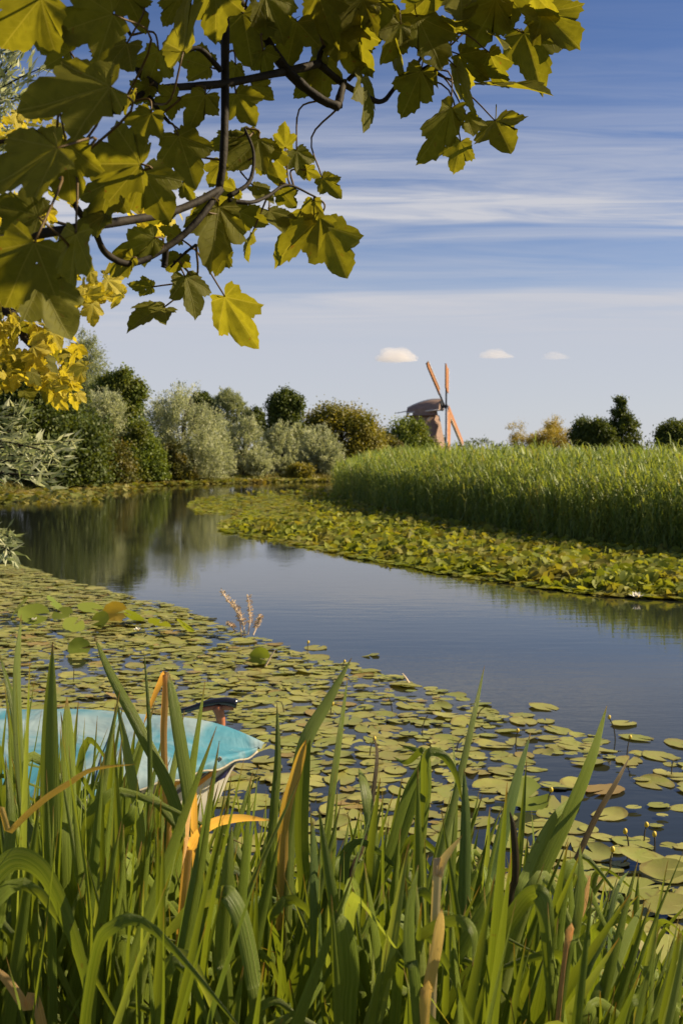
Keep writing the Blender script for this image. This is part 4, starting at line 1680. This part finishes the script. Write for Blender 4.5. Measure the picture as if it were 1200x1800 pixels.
hero_plant('iris with a slender straight leaf standing alone beside the yellow streaked one', [
    ([(560, 1660), (578, 1440), (596, 1300), (611, 1190)], 13, 'iris', 10, .2),
    ([(600, 1600), (640, 1480), (662, 1340), (656, 1290)], 8, 'stem_dark', 10, .2)], 2.6)
hero_plant('iris with a pale thin leaf rising highest in the middle of the water', [
    ([(740, 1680), (770, 1520), (805, 1380), (832, 1260), (851, 1170)], 13, 'iris_light', 10, .2),
    ([(812, 1760), (815, 1600), (818, 1450), (815, 1350)], 22, 'iris_blue', 10, .05),
    ([(770, 1640), (785, 1500), (800, 1400), (795, 1290)], 8, 'iris_light', 20, .2)], 2.45)
hero_plant('iris with broken leaves folded over like a knot above the pads', [
    ([(640, 1640), (690, 1500), (735, 1380), (752, 1315)], 25, 'iris', 10, .1),
    ([(655, 1620), (690, 1480), (718, 1390), (745, 1330), (700, 1308)], 17, 'iris', 30, .1),
    ([(735, 1480), (745, 1400), (748, 1330), (775, 1325), (800, 1360), (812, 1410)], 14, 'iris', -30, .0),
    ([(660, 1560), (650, 1440), (640, 1380), (630, 1350)], 20, 'iris_light', 10, .1),
    ([(738, 1600), (742, 1480), (752, 1380), (745, 1320), (715, 1340), (690, 1330)], 13, 'iris', 20, .05)], 2.5)
hero_plant('iris with a long broad leaf leaning out furthest over the pads', [
    ([(900, 1680), (950, 1540), (1000, 1430), (1040, 1330), (1066, 1240)], 27, 'iris', 12, .2),
    ([(850, 1640), (870, 1520), (900, 1400), (932, 1288)], 26, 'iris_blue', 10, .15),
    ([(900, 1640), (930, 1530), (975, 1440), (1015, 1395)], 24, 'iris_light', 10, .15)], 2.5)
hero_plant('dark dry flower stem leaning over the pads beside the longest leaf', [
    ([(935, 1720), (985, 1580), (1040, 1450), (1085, 1370), (1106, 1330)], 11, 'stem_dark', 10, .2),
    ([(890, 1640), (905, 1540), (902, 1460), (895, 1425)], 13, 'stem_dark', 10, .0)], 2.45, 'stem')
hero_plant('iris with an arching leaf bending back to the ground at the picture edge', [
    ([(-60, 1720), (-30, 1580), (20, 1512), (75, 1530), (120, 1620), (150, 1720), (160, 1830)], 34, 'iris', -30, -.1),
    ([(-20, 1760), (0, 1600), (20, 1450), (10, 1330)], 22, 'iris', 10, .1)], 1.85)
hero_plant('iris with a leaf folded over into a light arch in the thick of the bank', [
    ([(455, 1830), (445, 1720), (425, 1620), (405, 1578), (392, 1572), (345, 1590), (300, 1635), (277, 1656)], 30, 'iris_light', 20, .05),
    ([(400, 1800), (390, 1680), (400, 1540), (408, 1450)], 26, 'iris', 10, .05)], 1.95)
hero_plant('iris with a broad leaf sharply bent over and hanging straight down', [
    ([(780, 1830), (850, 1690), (915, 1590), (940, 1571), (952, 1580), (960, 1620), (963, 1700), (964, 1800)], 32, 'iris', 8, -.05),
    ([(700, 1830), (790, 1700), (850, 1600), (890, 1530)], 26, 'iris', 10, .05)], 1.95)
hero_plant('iris with a dark curved leaf beside a small light arch', [
    ([(605, 1840), (612, 1720), (605, 1640), (590, 1600)], 40, 'iris', 12, .0),
    ([(650, 1830), (690, 1700), (745, 1640), (800, 1618), (832, 1640), (830, 1700)], 20, 'iris', 25, -.05)], 1.85)
hero_plant('iris with a yellow green leaf slanting up to a brown tip over the pads', [
    ([(1030, 1830), (1070, 1720), (1100, 1650), (1132, 1585)], 26, 'iris_light', 10, .1),
    ([(1010, 1800), (1060, 1650), (1085, 1560), (1105, 1530)], 9, 'iris_blue', 10, .1)], 2.1)
hero_plant('short dark iris leaf slanting up at the lower picture corner', [
    ([(1085, 1840), (1125, 1750), (1166, 1660)], 22, 'iris', 15, .05),
    ([(1180, 1850), (1190, 1760), (1197, 1640)], 16, 'iris', 15, .05)], 2.0)
hero_plant('iris with an upright blue green leaf in the middle of the bank', [
    ([(556, 1840), (556, 1700), (553, 1550), (550, 1440)], 21, 'iris_blue', 8, .05),
    ([(590, 1760), (590, 1620), (575, 1520), (560, 1420)], 20, 'iris', 10, .05)], 2.0)
hero_plant('iris with an orange withered leaf curling over above the bank', [
    ([(325, 1560), (335, 1490), (370, 1450), (420, 1438), (475, 1442)], 17, 'dead_orange', 10, -.15)], 2.1)
hero_plant('iris with a short orange withered leaf hanging before the white hull', [
    ([(345, 1600), (342, 1480), (340, 1395), (332, 1420), (328, 1480), (318, 1545)], 13, 'dead_orange', 10, -.2)], 2.15)
hero_plant('thin orange and yellow withered leaf slanting across before the boat', [
    ([(-30, 1520), (20, 1460), (75, 1408), (120, 1378), (165, 1352), (240, 1343)], 11, 'dead_yellow', 5, .0)], 1.82)
hero_plant('brown withered leaf lying low at the lower picture corner', [
    ([(80, 1830), (45, 1770), (10, 1720), (-30, 1690)], 18, 'dead_orange', 10, .0)], 1.8)
hero_plant('iris with a bright yellow withered leaf standing in the bank', [
    ([(742, 1830), (752, 1740), (768, 1660), (776, 1597)], 21, 'dead_yellow', 8, .05, True),
    ([(735, 1800), (720, 1690), (720, 1600), (735, 1520)], 22, 'iris', 10, .05)], 1.72)
hero_plant('short tan leaf tip catching the sun above the bank', [
    ([(765, 1600), (770, 1540), (780, 1510), (812, 1468)], 17, 'dead_tan', 8, .0)], 1.85)
hero_plant('iris with a brown twisted dying leaf beside the bent broad one', [
    ([(990, 1720), (1005, 1640), (1025, 1590), (1037, 1535)], 15, 'dead_orange', 18, .05),
    ([(985, 1760), (1010, 1640), (1020, 1560), (1018, 1480)], 18, 'iris', 10, .05)], 1.9)

# the rest of the stand
def leaf_variant(seed):
    r_ = np.random.default_rng(seed)
    lean = r_.uniform(-.10, .10)
    mode = r_.random()
    pts = [np.array((0, 0, 0.0))]
    for t in (.25, .5, .75, 1.0):
        pts.append(np.array((lean * t + .12 * lean / .1 * t * t * r_.uniform(.3, 1), r_.normal(0, .02) * t, t)))
    if mode > .72:      # bent over
        dx = math.copysign(r_.uniform(.16, .30), lean)
        pts[-1] = pts[3] + np.array((dx * .10, r_.normal(0, .01), .07))
        pts.append(pts[3] + np.array((dx * .32, r_.normal(0, .02), .075)))
        pts.append(pts[3] + np.array((dx, r_.normal(0, .05), r_.uniform(-.22, .0))))
    return blade(pts, .025 * r_.uniform(.6, 1.3), M['iris'], np.array((r_.uniform(-.6, .6), -1, .1)), 4, .18, False, r_.uniform(-.6, .6))


variants = [leaf_variant(100 + i) for i in range(22)]
var_mats = {}
def variant(i, mk):
    if mk == 'iris':
        return variants[i]
    if (i, mk) not in var_mats:
        m_ = variants[i].copy()
        m_.materials[0] = M[mk]
        var_mats[(i, mk)] = m_
    return var_mats[(i, mk)]


env_x = [-100, 0, 100, 220, 300, 400, 470, 560, 650, 740, 850, 950, 1040, 1120, 1160, 1230]
env_y = [1200, 1200, 1215, 1290, 1370, 1420, 1380, 1340, 1360, 1360, 1400, 1420, 1490, 1640, 1740, 1800]
count = 0
i = 0
while count < 250:
    i += 1
    Y = 1.85 + 2.2 * rng.random() ** 1.2
    px = rng.uniform(-90, 1190) if rng.random() < .85 else rng.uniform(0, 330)
    X = (px - 600) * Y / F
    gz = float(ground_z(X, Y))
    ytop = np.interp(px, env_x, env_y) + 300 * rng.random() ** 1.7
    ztop = CAMZ - (ytop - HOR) * Y / F
    h = ztop - gz
    if h < .18:
        continue
    h = min(h, 1.75) * 1.06
    root = empty('iris_plant', (X, Y, gz - .02), rng.uniform(-.7, .7))
    nl = int(rng.integers(6, 11))
    for j in range(nl):
        rr_ = rng.random()
        mk = 'iris' if rr_ < .70 else ('iris_light' if rr_ < .84 else ('iris_blue' if rr_ < .905 else random.choice(('dead_orange', 'dead_tan', 'dead_yellow'))))
        o = bpy.data.objects.new('leaf', variant(int(rng.integers(0, 22)), mk))
        fan = (j / max(1, nl - 1) - .5)
        o.location = (fan * .10, rng.normal(0, .02), 0)
        hs = h * (1 - .3 * abs(fan)) * rng.uniform(.8, 1.05)
        if mk.startswith('dead'):
            hs *= .6
        ws = rng.uniform(.8, 1.25)
        o.scale = (ws, ws, hs)
        o.rotation_euler = (rng.normal(0, .05), fan * .45 + rng.normal(0, .07), rng.normal(0, .5))
        link(o, root)
    where = ('before the covered part of the boat' if px < 230 else 'before the bow of the boat' if px < 480 else 'in the middle of the stand' if px < 700 else
             'before the open gap in the pads' if px < 900 else 'at the thinning end by the pads')
    tag(root, ('tall' if h > 1.0 else 'low') + ' green iris plant on the near bank ' + where, 'iris plant', IRG)
    count += 1
# ------------------------------------------------------------------ maple tree whose branches hang into the view
HALF = [(0.02, -0.02), (0.10, -0.10), (0.20, -0.14), (0.32, -0.14), (0.33, -0.09), (0.42, -0.06), (0.41, 0.02), (0.45, 0.06), (0.43, 0.12), (0.50, 0.17), (0.53, 0.24), (0.60, 0.29),
        (0.59, 0.36), (0.66, 0.45), (0.57, 0.47), (0.53, 0.53), (0.45, 0.52), (0.38, 0.55), (0.31, 0.53), (0.32, 0.60), (0.34, 0.67), (0.29, 0.72), (0.27, 0.80), (0.20, 0.83),
        (0.15, 0.90), (0.07, 0.94)]
OUT = np.array(HALF + [(0, 1.0)] + [(-x, y) for x, y in HALF[::-1]])


def maple_mesh(seed, mat, petiole=.55, wide=(.62, .92)):
    r_ = np.random.default_rng(seed)
    o = OUT.copy()
    o[:, 0] *= r_.uniform(*wide)
    o += r_.normal(0, .012, o.shape)
    n = len(o)
    v2 = np.vstack([[(0, 0)], o * .33, o * .68, o])
    r = np.hypot(v2[:, 0], v2[:, 1])
    th = np.arctan2(v2[:, 1], v2[:, 0])
    dv = np.min([np.abs((th - R(a) + math.pi) % (2 * math.pi) - math.pi) for a in (90, 40, 140, -12, 192)], axis=0)
    z = r_.uniform(.08, .22) * r * np.sin(np.minimum(dv, .5) * 2) - r_.uniform(.0, .35) * np.maximum(0, v2[:, 1]) ** 2
    z -= r_.uniform(-.2, .45) * v2[:, 0] ** 2
    z += .05 * np.sin(v2[:, 0] * 7 + r_.uniform(0, 6)) * np.sin(v2[:, 1] * 6 + r_.uniform(0, 6)) * r
    v = np.column_stack([v2, z])
    f = [(0, 1 + i, 2 + i) for i in range(n - 1)]
    for k_ in range(2):
        a, b = 1 + k_ * n, 1 + (k_ + 1) * n
        for i in range(n - 1):
            f += [(a + i, b + i, b + i + 1), (a + i, b + i + 1, a + i + 1)]
    f = [t for t in f]
    uv = v2.copy()
    # stalk
    pts_ = smooth_path([(0, 0, 0), (r_.uniform(-.05, .05), -petiole * .5, .08), (r_.uniform(-.12, .12), -petiole, r_.uniform(.0, .25))], 3)
    o_ = len(v)
    sv = []
    for p in pts_:
        for a in (0, 2.1, 4.2):
            sv.append(p + .010 * np.array((math.cos(a), 0, math.sin(a))))
    for i in range(len(pts_) - 1):
        for k_ in range(3):
            a, b = o_ + i * 3 + k_, o_ + i * 3 + (k_ + 1) % 3
            f += [(a, b, b + 3), (a, b + 3, a + 3)]
    v = np.vstack([v, sv])
    uv = np.vstack([uv, np.full((len(sv), 2), 0.001)])
    return npmesh('leaf', v, np.array(f), mat, True, uv=uv)


maple_var = [maple_mesh(200 + i, M['maple'], .05) for i in range(12)]
wide_var = [maple_mesh(250 + i, M['maple'], .05, (.88, 1.05)) for i in range(5)]
yellow_var = [maple_mesh(300 + i, M['maple_yellow'], .4) for i in range(8)]
M['leaf_stalk'] = mat_plain('leaf_stalk', (0.10, 0.06, 0.02), .6, .3)
maple = empty('maple_tree', (-3.4, 3.6, float(ground_z(-3.4, 3.6))))
tag(maple, 'maple tree with green and sunlit yellow leaves hanging over the view', 'tree')
mo = np.array(maple.location)
tb = MB()
tb.tube([(0, 0, -.3), (.05, 0, 1.2), (.0, -.1, 2.6), (.15, -.2, 4.2), (.4, -.3, 6.0)], .24, .09, 10, 4)
trunk = tb.build('trunk', M['bark'], maple, True)


branch_pts = []


def branch(pts_, r0, r1):
    branch_pts.append(smooth_path(pts_, 8))
    mb_ = MB()
    mb_.tube([np.array(p) - mo for p in pts_], r0, r1, 7, 5, True, .05)
    return mb_.build('branch', M['twig'], maple, True)


def bp(x, y, Y):
    return tuple(P(x, y, Y))


T0 = (-3.3, 3.4, 4.3)
branch([T0, (-2.0, 2.9, 4.6), (-.9, 2.4, 4.3), bp(396, -260, 2.25), bp(395, -20, 2.15)], .04, .0095)
branch([bp(396, -60, 2.16), bp(395, 0, 2.15), bp(396, 130, 2.15), bp(393, 270, 2.12), bp(385, 332, 2.12)], .0092, .0072)
branch([(-2.0, 2.9, 4.6), (-1.2, 2.6, 4.2), bp(330, -200, 2.4), bp(412, -15, 2.3)], .028, .0115)
branch([bp(395, -60, 2.32), bp(418, 0, 2.3), bp(470, 75, 2.28), bp(508, 128, 2.28), bp(560, 172, 2.3), bp(596, 188, 2.32)], .0115, .0095)
branch([(-3.2, 3.3, 3.0), (-2.2, 2.3, 2.9), bp(-250, 440, 1.75), bp(-20, 422, 1.75)], .03, .009)
branch([bp(-80, 426, 1.75), bp(0, 420, 1.75), bp(170, 396, 1.85), bp(285, 377, 2.0), bp(340, 358, 2.06), bp(388, 332, 2.12)], .0088, .007)
branch([bp(388, 332, 2.12), bp(350, 385, 2.08), bp(300, 430, 2.05), bp(232, 463, 2.0), bp(188, 446, 1.95), bp(168, 408, 1.88)], .0068, .0055)
branch([bp(212, 192, 1.95), bp(250, 165, 2.0), bp(275, 156, 2.02), bp(330, 152, 2.08), bp(400, 146, 2.15), bp(500, 126, 2.28), bp(560, 112, 2.34)], .005, .009)
branch([bp(275, 156, 2.02), bp(248, 130, 2.0), bp(238, 112, 2.0)], .011, .004)
branch([bp(560, 112, 2.34), bp(600, 145, 2.38), bp(640, 168, 2.42), bp(672, 178, 2.46), bp(700, 148, 2.5), bp(752, 116, 2.52)], .008, .004)
branch([bp(655, -40, 2.4), bp(654, 40, 2.4), bp(640, 108, 2.4), bp(612, 140, 2.38)], .008, .005)
branch([bp(594, 186, 2.33), bp(600, 160, 2.35), bp(606, 142, 2.38)], .010, .006)
branch([bp(560, 112, 2.34), bp(562, 96, 2.34), bp(570, 80, 2.33)], .007, .004)
branch([bp(400, 352, 2.12), bp(440, 356, 2.15), bp(470, 345, 2.2), bp(505, 325, 2.25), bp(552, 345, 2.3)], .005, .002)
branch([bp(402, 345, 2.12), bp(438, 320, 2.15), bp(446, 270, 2.18), bp(430, 225, 2.2)], .005, .0025)
branch([bp(0, 502, 1.7), bp(30, 468, 1.72), bp(46, 430, 1.76)], .007, .005)
branch([bp(98, 312, 1.75), bp(125, 350, 1.8), bp(155, 396, 1.84)], .004, .006)
branch([bp(175, 395, 1.86), bp(180, 365, 1.86), bp(178, 340, 1.86)], .005, .004)
branch([bp(290, 80, 2.05), bp(320, 90, 2.08), bp(352, 86, 2.1), bp(388, 124, 2.14)], .003, .006)
branch([bp(262, 170, 2.0), bp(280, 195, 2.0), bp(298, 216, 2.02)], .005, .003)
branch([bp(203, 10, 1.95), bp(215, 35, 1.97), bp(230, 62, 2.0)], .007, .003)
branch([bp(292, 428, 2.05), bp(290, 460, 2.06), bp(288, 470, 2.06)], .007, .005)
branch([bp(345, 430, 2.08), bp(325, 445, 2.08), bp(300, 470, 2.08)], .003, .002)
branch([bp(700, 148, 2.5), bp(740, 100, 2.5), bp(720, 75, 2.5), bp(700, 70, 2.5)], .004, .002)
# limbs that carry the far yellow leaves
YB = 6.2
branch([(-3.2, 3.6, 3.6), (-3.0, 4.8, 3.8), bp(-120, 300, YB), bp(20, 400, YB), bp(90, 450, YB), bp(170, 480, YB)], .05, .008)
branch([(-3.2, 3.7, 2.6), (-3.0, 4.8, 2.9), bp(-100, 560, YB), bp(10, 545, YB), bp(45, 595, YB), bp(90, 640, YB), bp(125, 690, YB)], .05, .007)
branch([bp(20, 400, YB), bp(60, 380, YB), bp(150, 400, 6.3), bp(270, 380, 6.3)], .012, .005)
branch([(-3.0, 4.8, 3.8), bp(-120, 250, YB), bp(0, 250, YB), bp(60, 235, YB)], .03, .006)


leaf_bases = []


def put_leaf(x, y, size, ang, Y, mesh, rnd=28, face_up=0.0):
    """Leaf whose middle is seen at (x, y); ang is where the tip points in the picture (0 right, 90 down)."""
    a = R(ang)
    tip = Vector((math.cos(a), 0, -math.sin(a)))
    nrm = Vector((0, -1, 0))
    q1 = Matrix.Rotation(R(rng.normal(0, rnd)), 3, tip)
    nrm = q1 @ nrm
    sidev = tip.cross(nrm).normalized()
    q2 = Matrix.Rotation(R(rng.normal(0, rnd * .8)), 3, sidev)
    tip, nrm = q2 @ tip, q2 @ nrm
    xa = tip.cross(nrm).normalized()
    m_ = Matrix((xa, tip, nrm)).transposed()
    o = bpy.data.objects.new('leaf', mesh)
    S = size * Y / F * 0.88 * rng.uniform(.88, 1.08)
    c_ = Vector(P(x, y, Y)) - tip * (S * .38)
    mm = Matrix.Translation(c_ - Vector(mo)) @ m_.to_4x4() @ Matrix.Diagonal((S, S, S, 1))
    link(o, maple)
    o.matrix_local = mm
    leaf_bases.append((np.array(c_), np.array(tip)))
    return o


def z2(zx, zy):
    return zx / 1.846, zy / 1.846


A = [  # zoomed coordinates of the left half: x, y, size, angle, depth
    (240, 310, 330, 165, 1.55), (370, 190, 200, 120, 1.85), (500, 215, 150, 100, 2.0), (290, 70, 230, 160, 1.7), (80, 60, 220, 130, 1.5), (600, 90, 270, 250, 1.9), (640, 205, 130, 200, 2.15),
    (800, 110, 230, 80, 2.25), (645, 345, 165, 110, 2.05), (790, 345, 130, 60, 2.2), (845, 295, 120, 40, 2.25), (950, 130, 190, 100, 2.3), (1000, 270, 130, 120, 2.4), (1130, 165, 170, 80, 2.4),
    (600, 500, 215, 72, 2.0), (470, 410, 140, 115, 1.95), (380, 530, 260, 185, 1.7), (500, 620, 170, 60, 1.8), (90, 530, 280, 150, 1.45), (220, 540, 220, 95, 1.6), (340, 650, 170, 110, 1.8),
    (230, 850, 230, 105, 1.55), (170, 990, 240, 62, 1.5), (450, 800, 180, 160, 2.0), (490, 1010, 190, 118, 2.15), (620, 945, 155, 75, 2.15), (768, 1030, 235, 62, 2.2), (700, 750, 260, 100, 2.1),
    (805, 790, 110, 70, 2.25), (815, 705, 130, 30, 2.25), (800, 490, 170, 130, 2.2), (885, 530, 145, 70, 2.25), (925, 445, 85, 280, 2.25), (972, 525, 110, 70, 2.3), (1068, 600, 115, 50, 2.35),
    (975, 755, 250, 140, 2.3), (1085, 800, 190, 65, 2.35), (890, 710, 150, 80, 2.3), (570, 850, 110, 100, 2.1), (465, 930, 80, 190, 2.2), (60, 680, 190, 200, 1.5), (70, 870, 230, 120, 1.45),
    (1050, 40, 210, 70, 2.3), (1150, 60, 180, 110, 2.35), (890, 40, 180, 60, 2.25), (700, 30, 200, 95, 2.0), (430, 20, 170, 60, 1.9),
    (300, 720, 120, 150, 1.8), (740, 640, 120, 150, 2.15), (660, 690, 120, 160, 2.15), (560, 760, 100, 200, 2.1), (540, 330, 120, 160, 2.0),
    (180, 150, 120, 200, 1.7), (420, 330, 90, 100, 1.95), (730, 460, 110, 160, 2.2)]
A += [(560, 30, 110, 120, 2.0), (700, 560, 100, 120, 2.15), (610, 620, 95, 60, 2.1), (520, 700, 110, 130, 2.05), (850, 620, 95, 40, 2.25), (930, 640, 100, 60, 2.28), (1010, 690, 120, 100, 2.3), (720, 850, 100, 110, 2.15),
      (400, 860, 110, 150, 2.0), (610, 440, 90, 40, 2.05), (460, 300, 100, 140, 2.0), (860, 200, 100, 60, 2.25), (760, 240, 90, 100, 2.2), (1040, 150, 120, 60, 2.35), (1010, 560, 70, 20, 2.3), (330, 200, 110, 170, 1.95)]
B = [  # zoomed coordinates of the right half
    (408, 425, 200, 92, 2.45), (325, 290, 170, 110, 2.45), (170, 320, 155, 75, 2.4), (470, 500, 110, 100, 2.5), (605, 420, 190, 65, 2.5), (640, 280, 240, 52, 2.5), (490, 280, 160, 70, 2.5),
    (705, 165, 215, 75, 2.55), (600, 130, 95, 110, 2.5), (790, 80, 200, 52, 2.55), (670, 30, 120, 40, 2.55), (560, 70, 190, 100, 2.5), (370, 120, 210, 75, 2.45), (460, 90, 140, 95, 2.5),
    (90, 90, 210, 95, 2.35), (200, 60, 180, 80, 2.4), (350, 20, 180, 100, 2.45), (510, 210, 120, 40, 2.5), (20, 30, 180, 120, 2.35), (260, 130, 150, 110, 2.42), (140, 150, 150, 85, 2.38),
    (30, 250, 120, 100, 2.38), (620, 10, 160, 80, 2.5), (480, 10, 170, 90, 2.5), (740, 10, 140, 60, 2.55), (400, 200, 120, 60, 2.47), (590, 220, 120, 80, 2.5), (505, 400, 110, 85, 2.5), (280, 200, 120, 120, 2.44)]
for x, y, s, a, Y in A:
    px, py = z2(x, y)
    put_leaf(px, py, s / 1.846 * (1.12 if Y < 1.9 else 1.04), a, Y, wide_var[int(rng.integers(0, 5))] if Y < 1.9 else maple_var[int(rng.integers(0, 12))], 20 if Y < 1.9 else 27)
for x, y, s, a, Y in B:
    px, py = z2(x, y)
    put_leaf(px + 550, py, s / 1.846 * 1.2, a, Y, maple_var[int(rng.integers(0, 12))], 40)
# stalks from each leaf to the nearest twig
allb = np.vstack(branch_pts)
for c_, tip in leaf_bases:
    dd = np.linalg.norm(allb - c_, axis=1)
    # a stalk leaves the leaf backwards, so prefer twigs behind the leaf base
    back = (allb - c_) @ tip
    e_ = allb[np.argmin(dd + np.maximum(0, back) * 1.5)]
    L_s = np.linalg.norm(e_ - c_)
    if L_s > .30:
        e_ = c_ + (e_ - c_) * .30 / L_s
    mid = c_ - tip * min(.06, L_s * .4) + (e_ - c_) * .35
    MB().tube([c_ - mo, mid - mo, e_ - mo], .0016, .0024, 5, 4).build('leaf_stalk', M['leaf_stalk'], maple, True)
# unseen crown leaves above the view, added to shade the left leaves
cnt = 0
while cnt < 150:
    x, y = rng.uniform(-2.4, .75), rng.uniform(1.3, 3.4)
    if x > .05 and y > 2.0:
        continue
    top = CAMZ + 880 / F * y
    z = top + rng.random() ** 1.2 * 1.2
    sz_ = rng.uniform(.11, .17)
    px, py = 600 + F * x / y, HOR - F * (z - CAMZ) / y
    put_leaf(px, py, sz_ * F / y, rng.uniform(30, 150), y, maple_var[int(rng.integers(0, 12))], 50)
    cnt += 1
for _ in range(190):  # second unseen set, placed to keep the sun off the left leaves
    y = rng.uniform(1.35, 2.4)
    x = rng.uniform(-.35, .5)
    z = CAMZ + 900 / F * y + rng.random() * .65
    put_leaf(600 + F * x / y, HOR - F * (z - CAMZ) / y, rng.uniform(.12, .17) * F / y, rng.uniform(30, 150), y, maple_var[int(rng.integers(0, 12))], 55)
# far, sunlit yellow leaves
YC = [(60, 635, 80, 80, 120), (25, 560, 50, 50, 40), (100, 650, 45, 60, 50), (118, 688, 26, 34, 22), (170, 512, 46, 42, 40), (40, 395, 50, 45, 36), (268, 385, 46, 40, 24), (230, 362, 22, 26, 9), (28, 240, 50, 50, 34),
      (10, 470, 30, 50, 20), (75, 430, 26, 44, 14), (85, 235, 24, 30, 7), (140, 330, 70, 50, 10), (12, 620, 40, 80, 36), (70, 580, 70, 24, 18)]
for cx, cy_, rx, ry, n in YC:
    for _ in range(int(n * .78)):
        x, y = cx + rx * rng.uniform(-1, 1), cy_ + ry * rng.uniform(-1, 1) * rng.random() ** .4
        put_leaf(x, y, rng.uniform(24, 46), rng.uniform(0, 180), YB + rng.uniform(-.5, .6), (yellow_var if rng.random() < .8 else maple_var)[int(rng.integers(0, 8))], 50)

# ------------------------------------------------------------------ willow reaching in from the side
wl_root = empty('willow_tree', (-5.6, 9.6, float(ground_z(-5.6, 9.6))))
tag(wl_root, 'near silvery willow whose twigs reach in over the water at the picture edge', 'tree')
wo = np.array(wl_root.location)
MB().tube([(0, 0, -.3), (.1, -.1, 1.5), (.4, -.3, 3.5), (.9, -.6, 6.0)], .2, .07, 9, 4).build('trunk', M['bark'], wl_root, True)
WY = 7.2
twigs = []
def wtwig(pts_, r0=.012, r1=.003):
    mb_ = MB()
    w_ = [np.array(p) - wo for p in pts_]
    mb_.tube(w_, r0, r1, 5, 4)
    mb_.build('branch', M['twig'], wl_root, True)
    twigs.append(smooth_path(w_, 10))


def t_(x, y, Y=WY):
    return tuple(P(x, y, Y))


for y0, x1, y1 in ((770, 40, 760), (790, 70, 790), (800, 125, 775), (820, 110, 815), (840, 100, 842), (830, 60, 835), (780, 95, 800), (810, 30, 800), (750, 40, 720), (815, 130, 790),
                   (940, 15, 945), (965, 20, 975)):
    Y = WY + rng.uniform(-.5, .6)
    wtwig([(-4.6, 9.0, P(0, y0, 9)[2] + .3), t_(-140, y0 - 25, Y), t_(-40, y0 - 12, Y), t_(x1 * .5, (y0 + y1) / 2 - 6, Y), t_(x1, y1, Y)])
for y0, x1, y1 in ((130, 60, 60), (160, 72, 120), (180, 40, 170), (220, 45, 200), (150, 30, 100), (260, 25, 240), (200, 10, 150), (300, 30, 300), (110, 20, 70)):
    Y = WY + rng.uniform(-.4, .6)
    wtwig([(-4.6, 9.0, P(0, y0, 9)[2]), t_(-140, y0 + 60, Y), t_(-40, y0 + 20, Y), t_(x1 * .4, (y0 + y1) / 2, Y), t_(x1, y1, Y)])
pos, al, no = [], [], []
for tw in twigs:
    n = len(tw)
    for i in range(int(n * .55), n):
        tg = tw[min(i + 1, n - 1)] - tw[max(i - 1, 0)]
        tg = tg / np.linalg.norm(tg)
        for _ in range(3):
            a = tg + rng.standard_normal(3) * .65 + (0, 0, .1)
            a /= np.linalg.norm(a)
            L = rng.uniform(.07, .12)
            pos.append(tw[i] + rng.standard_normal(3) * .03 + a * L * .5)
            al.append(a)
            nn = rng.standard_normal(3) + (0.5, -.3, .6)
            nn -= a * (nn @ a)
            no.append(nn / np.linalg.norm(nn))
pos, al, no = np.array(pos), np.array(al), np.array(no)
n = len(pos)
L = rng.uniform(.07, .125, n)
o = obj('leaves', npmesh('leaves', leaf_cards(pos, al, no, L, L * .2), np.arange(4 * n).reshape(n, 4), M['willow'], False, np.repeat(rng.random(n) ** 1.6, 4)), wl_root)
o['kind'] = 'stuff'
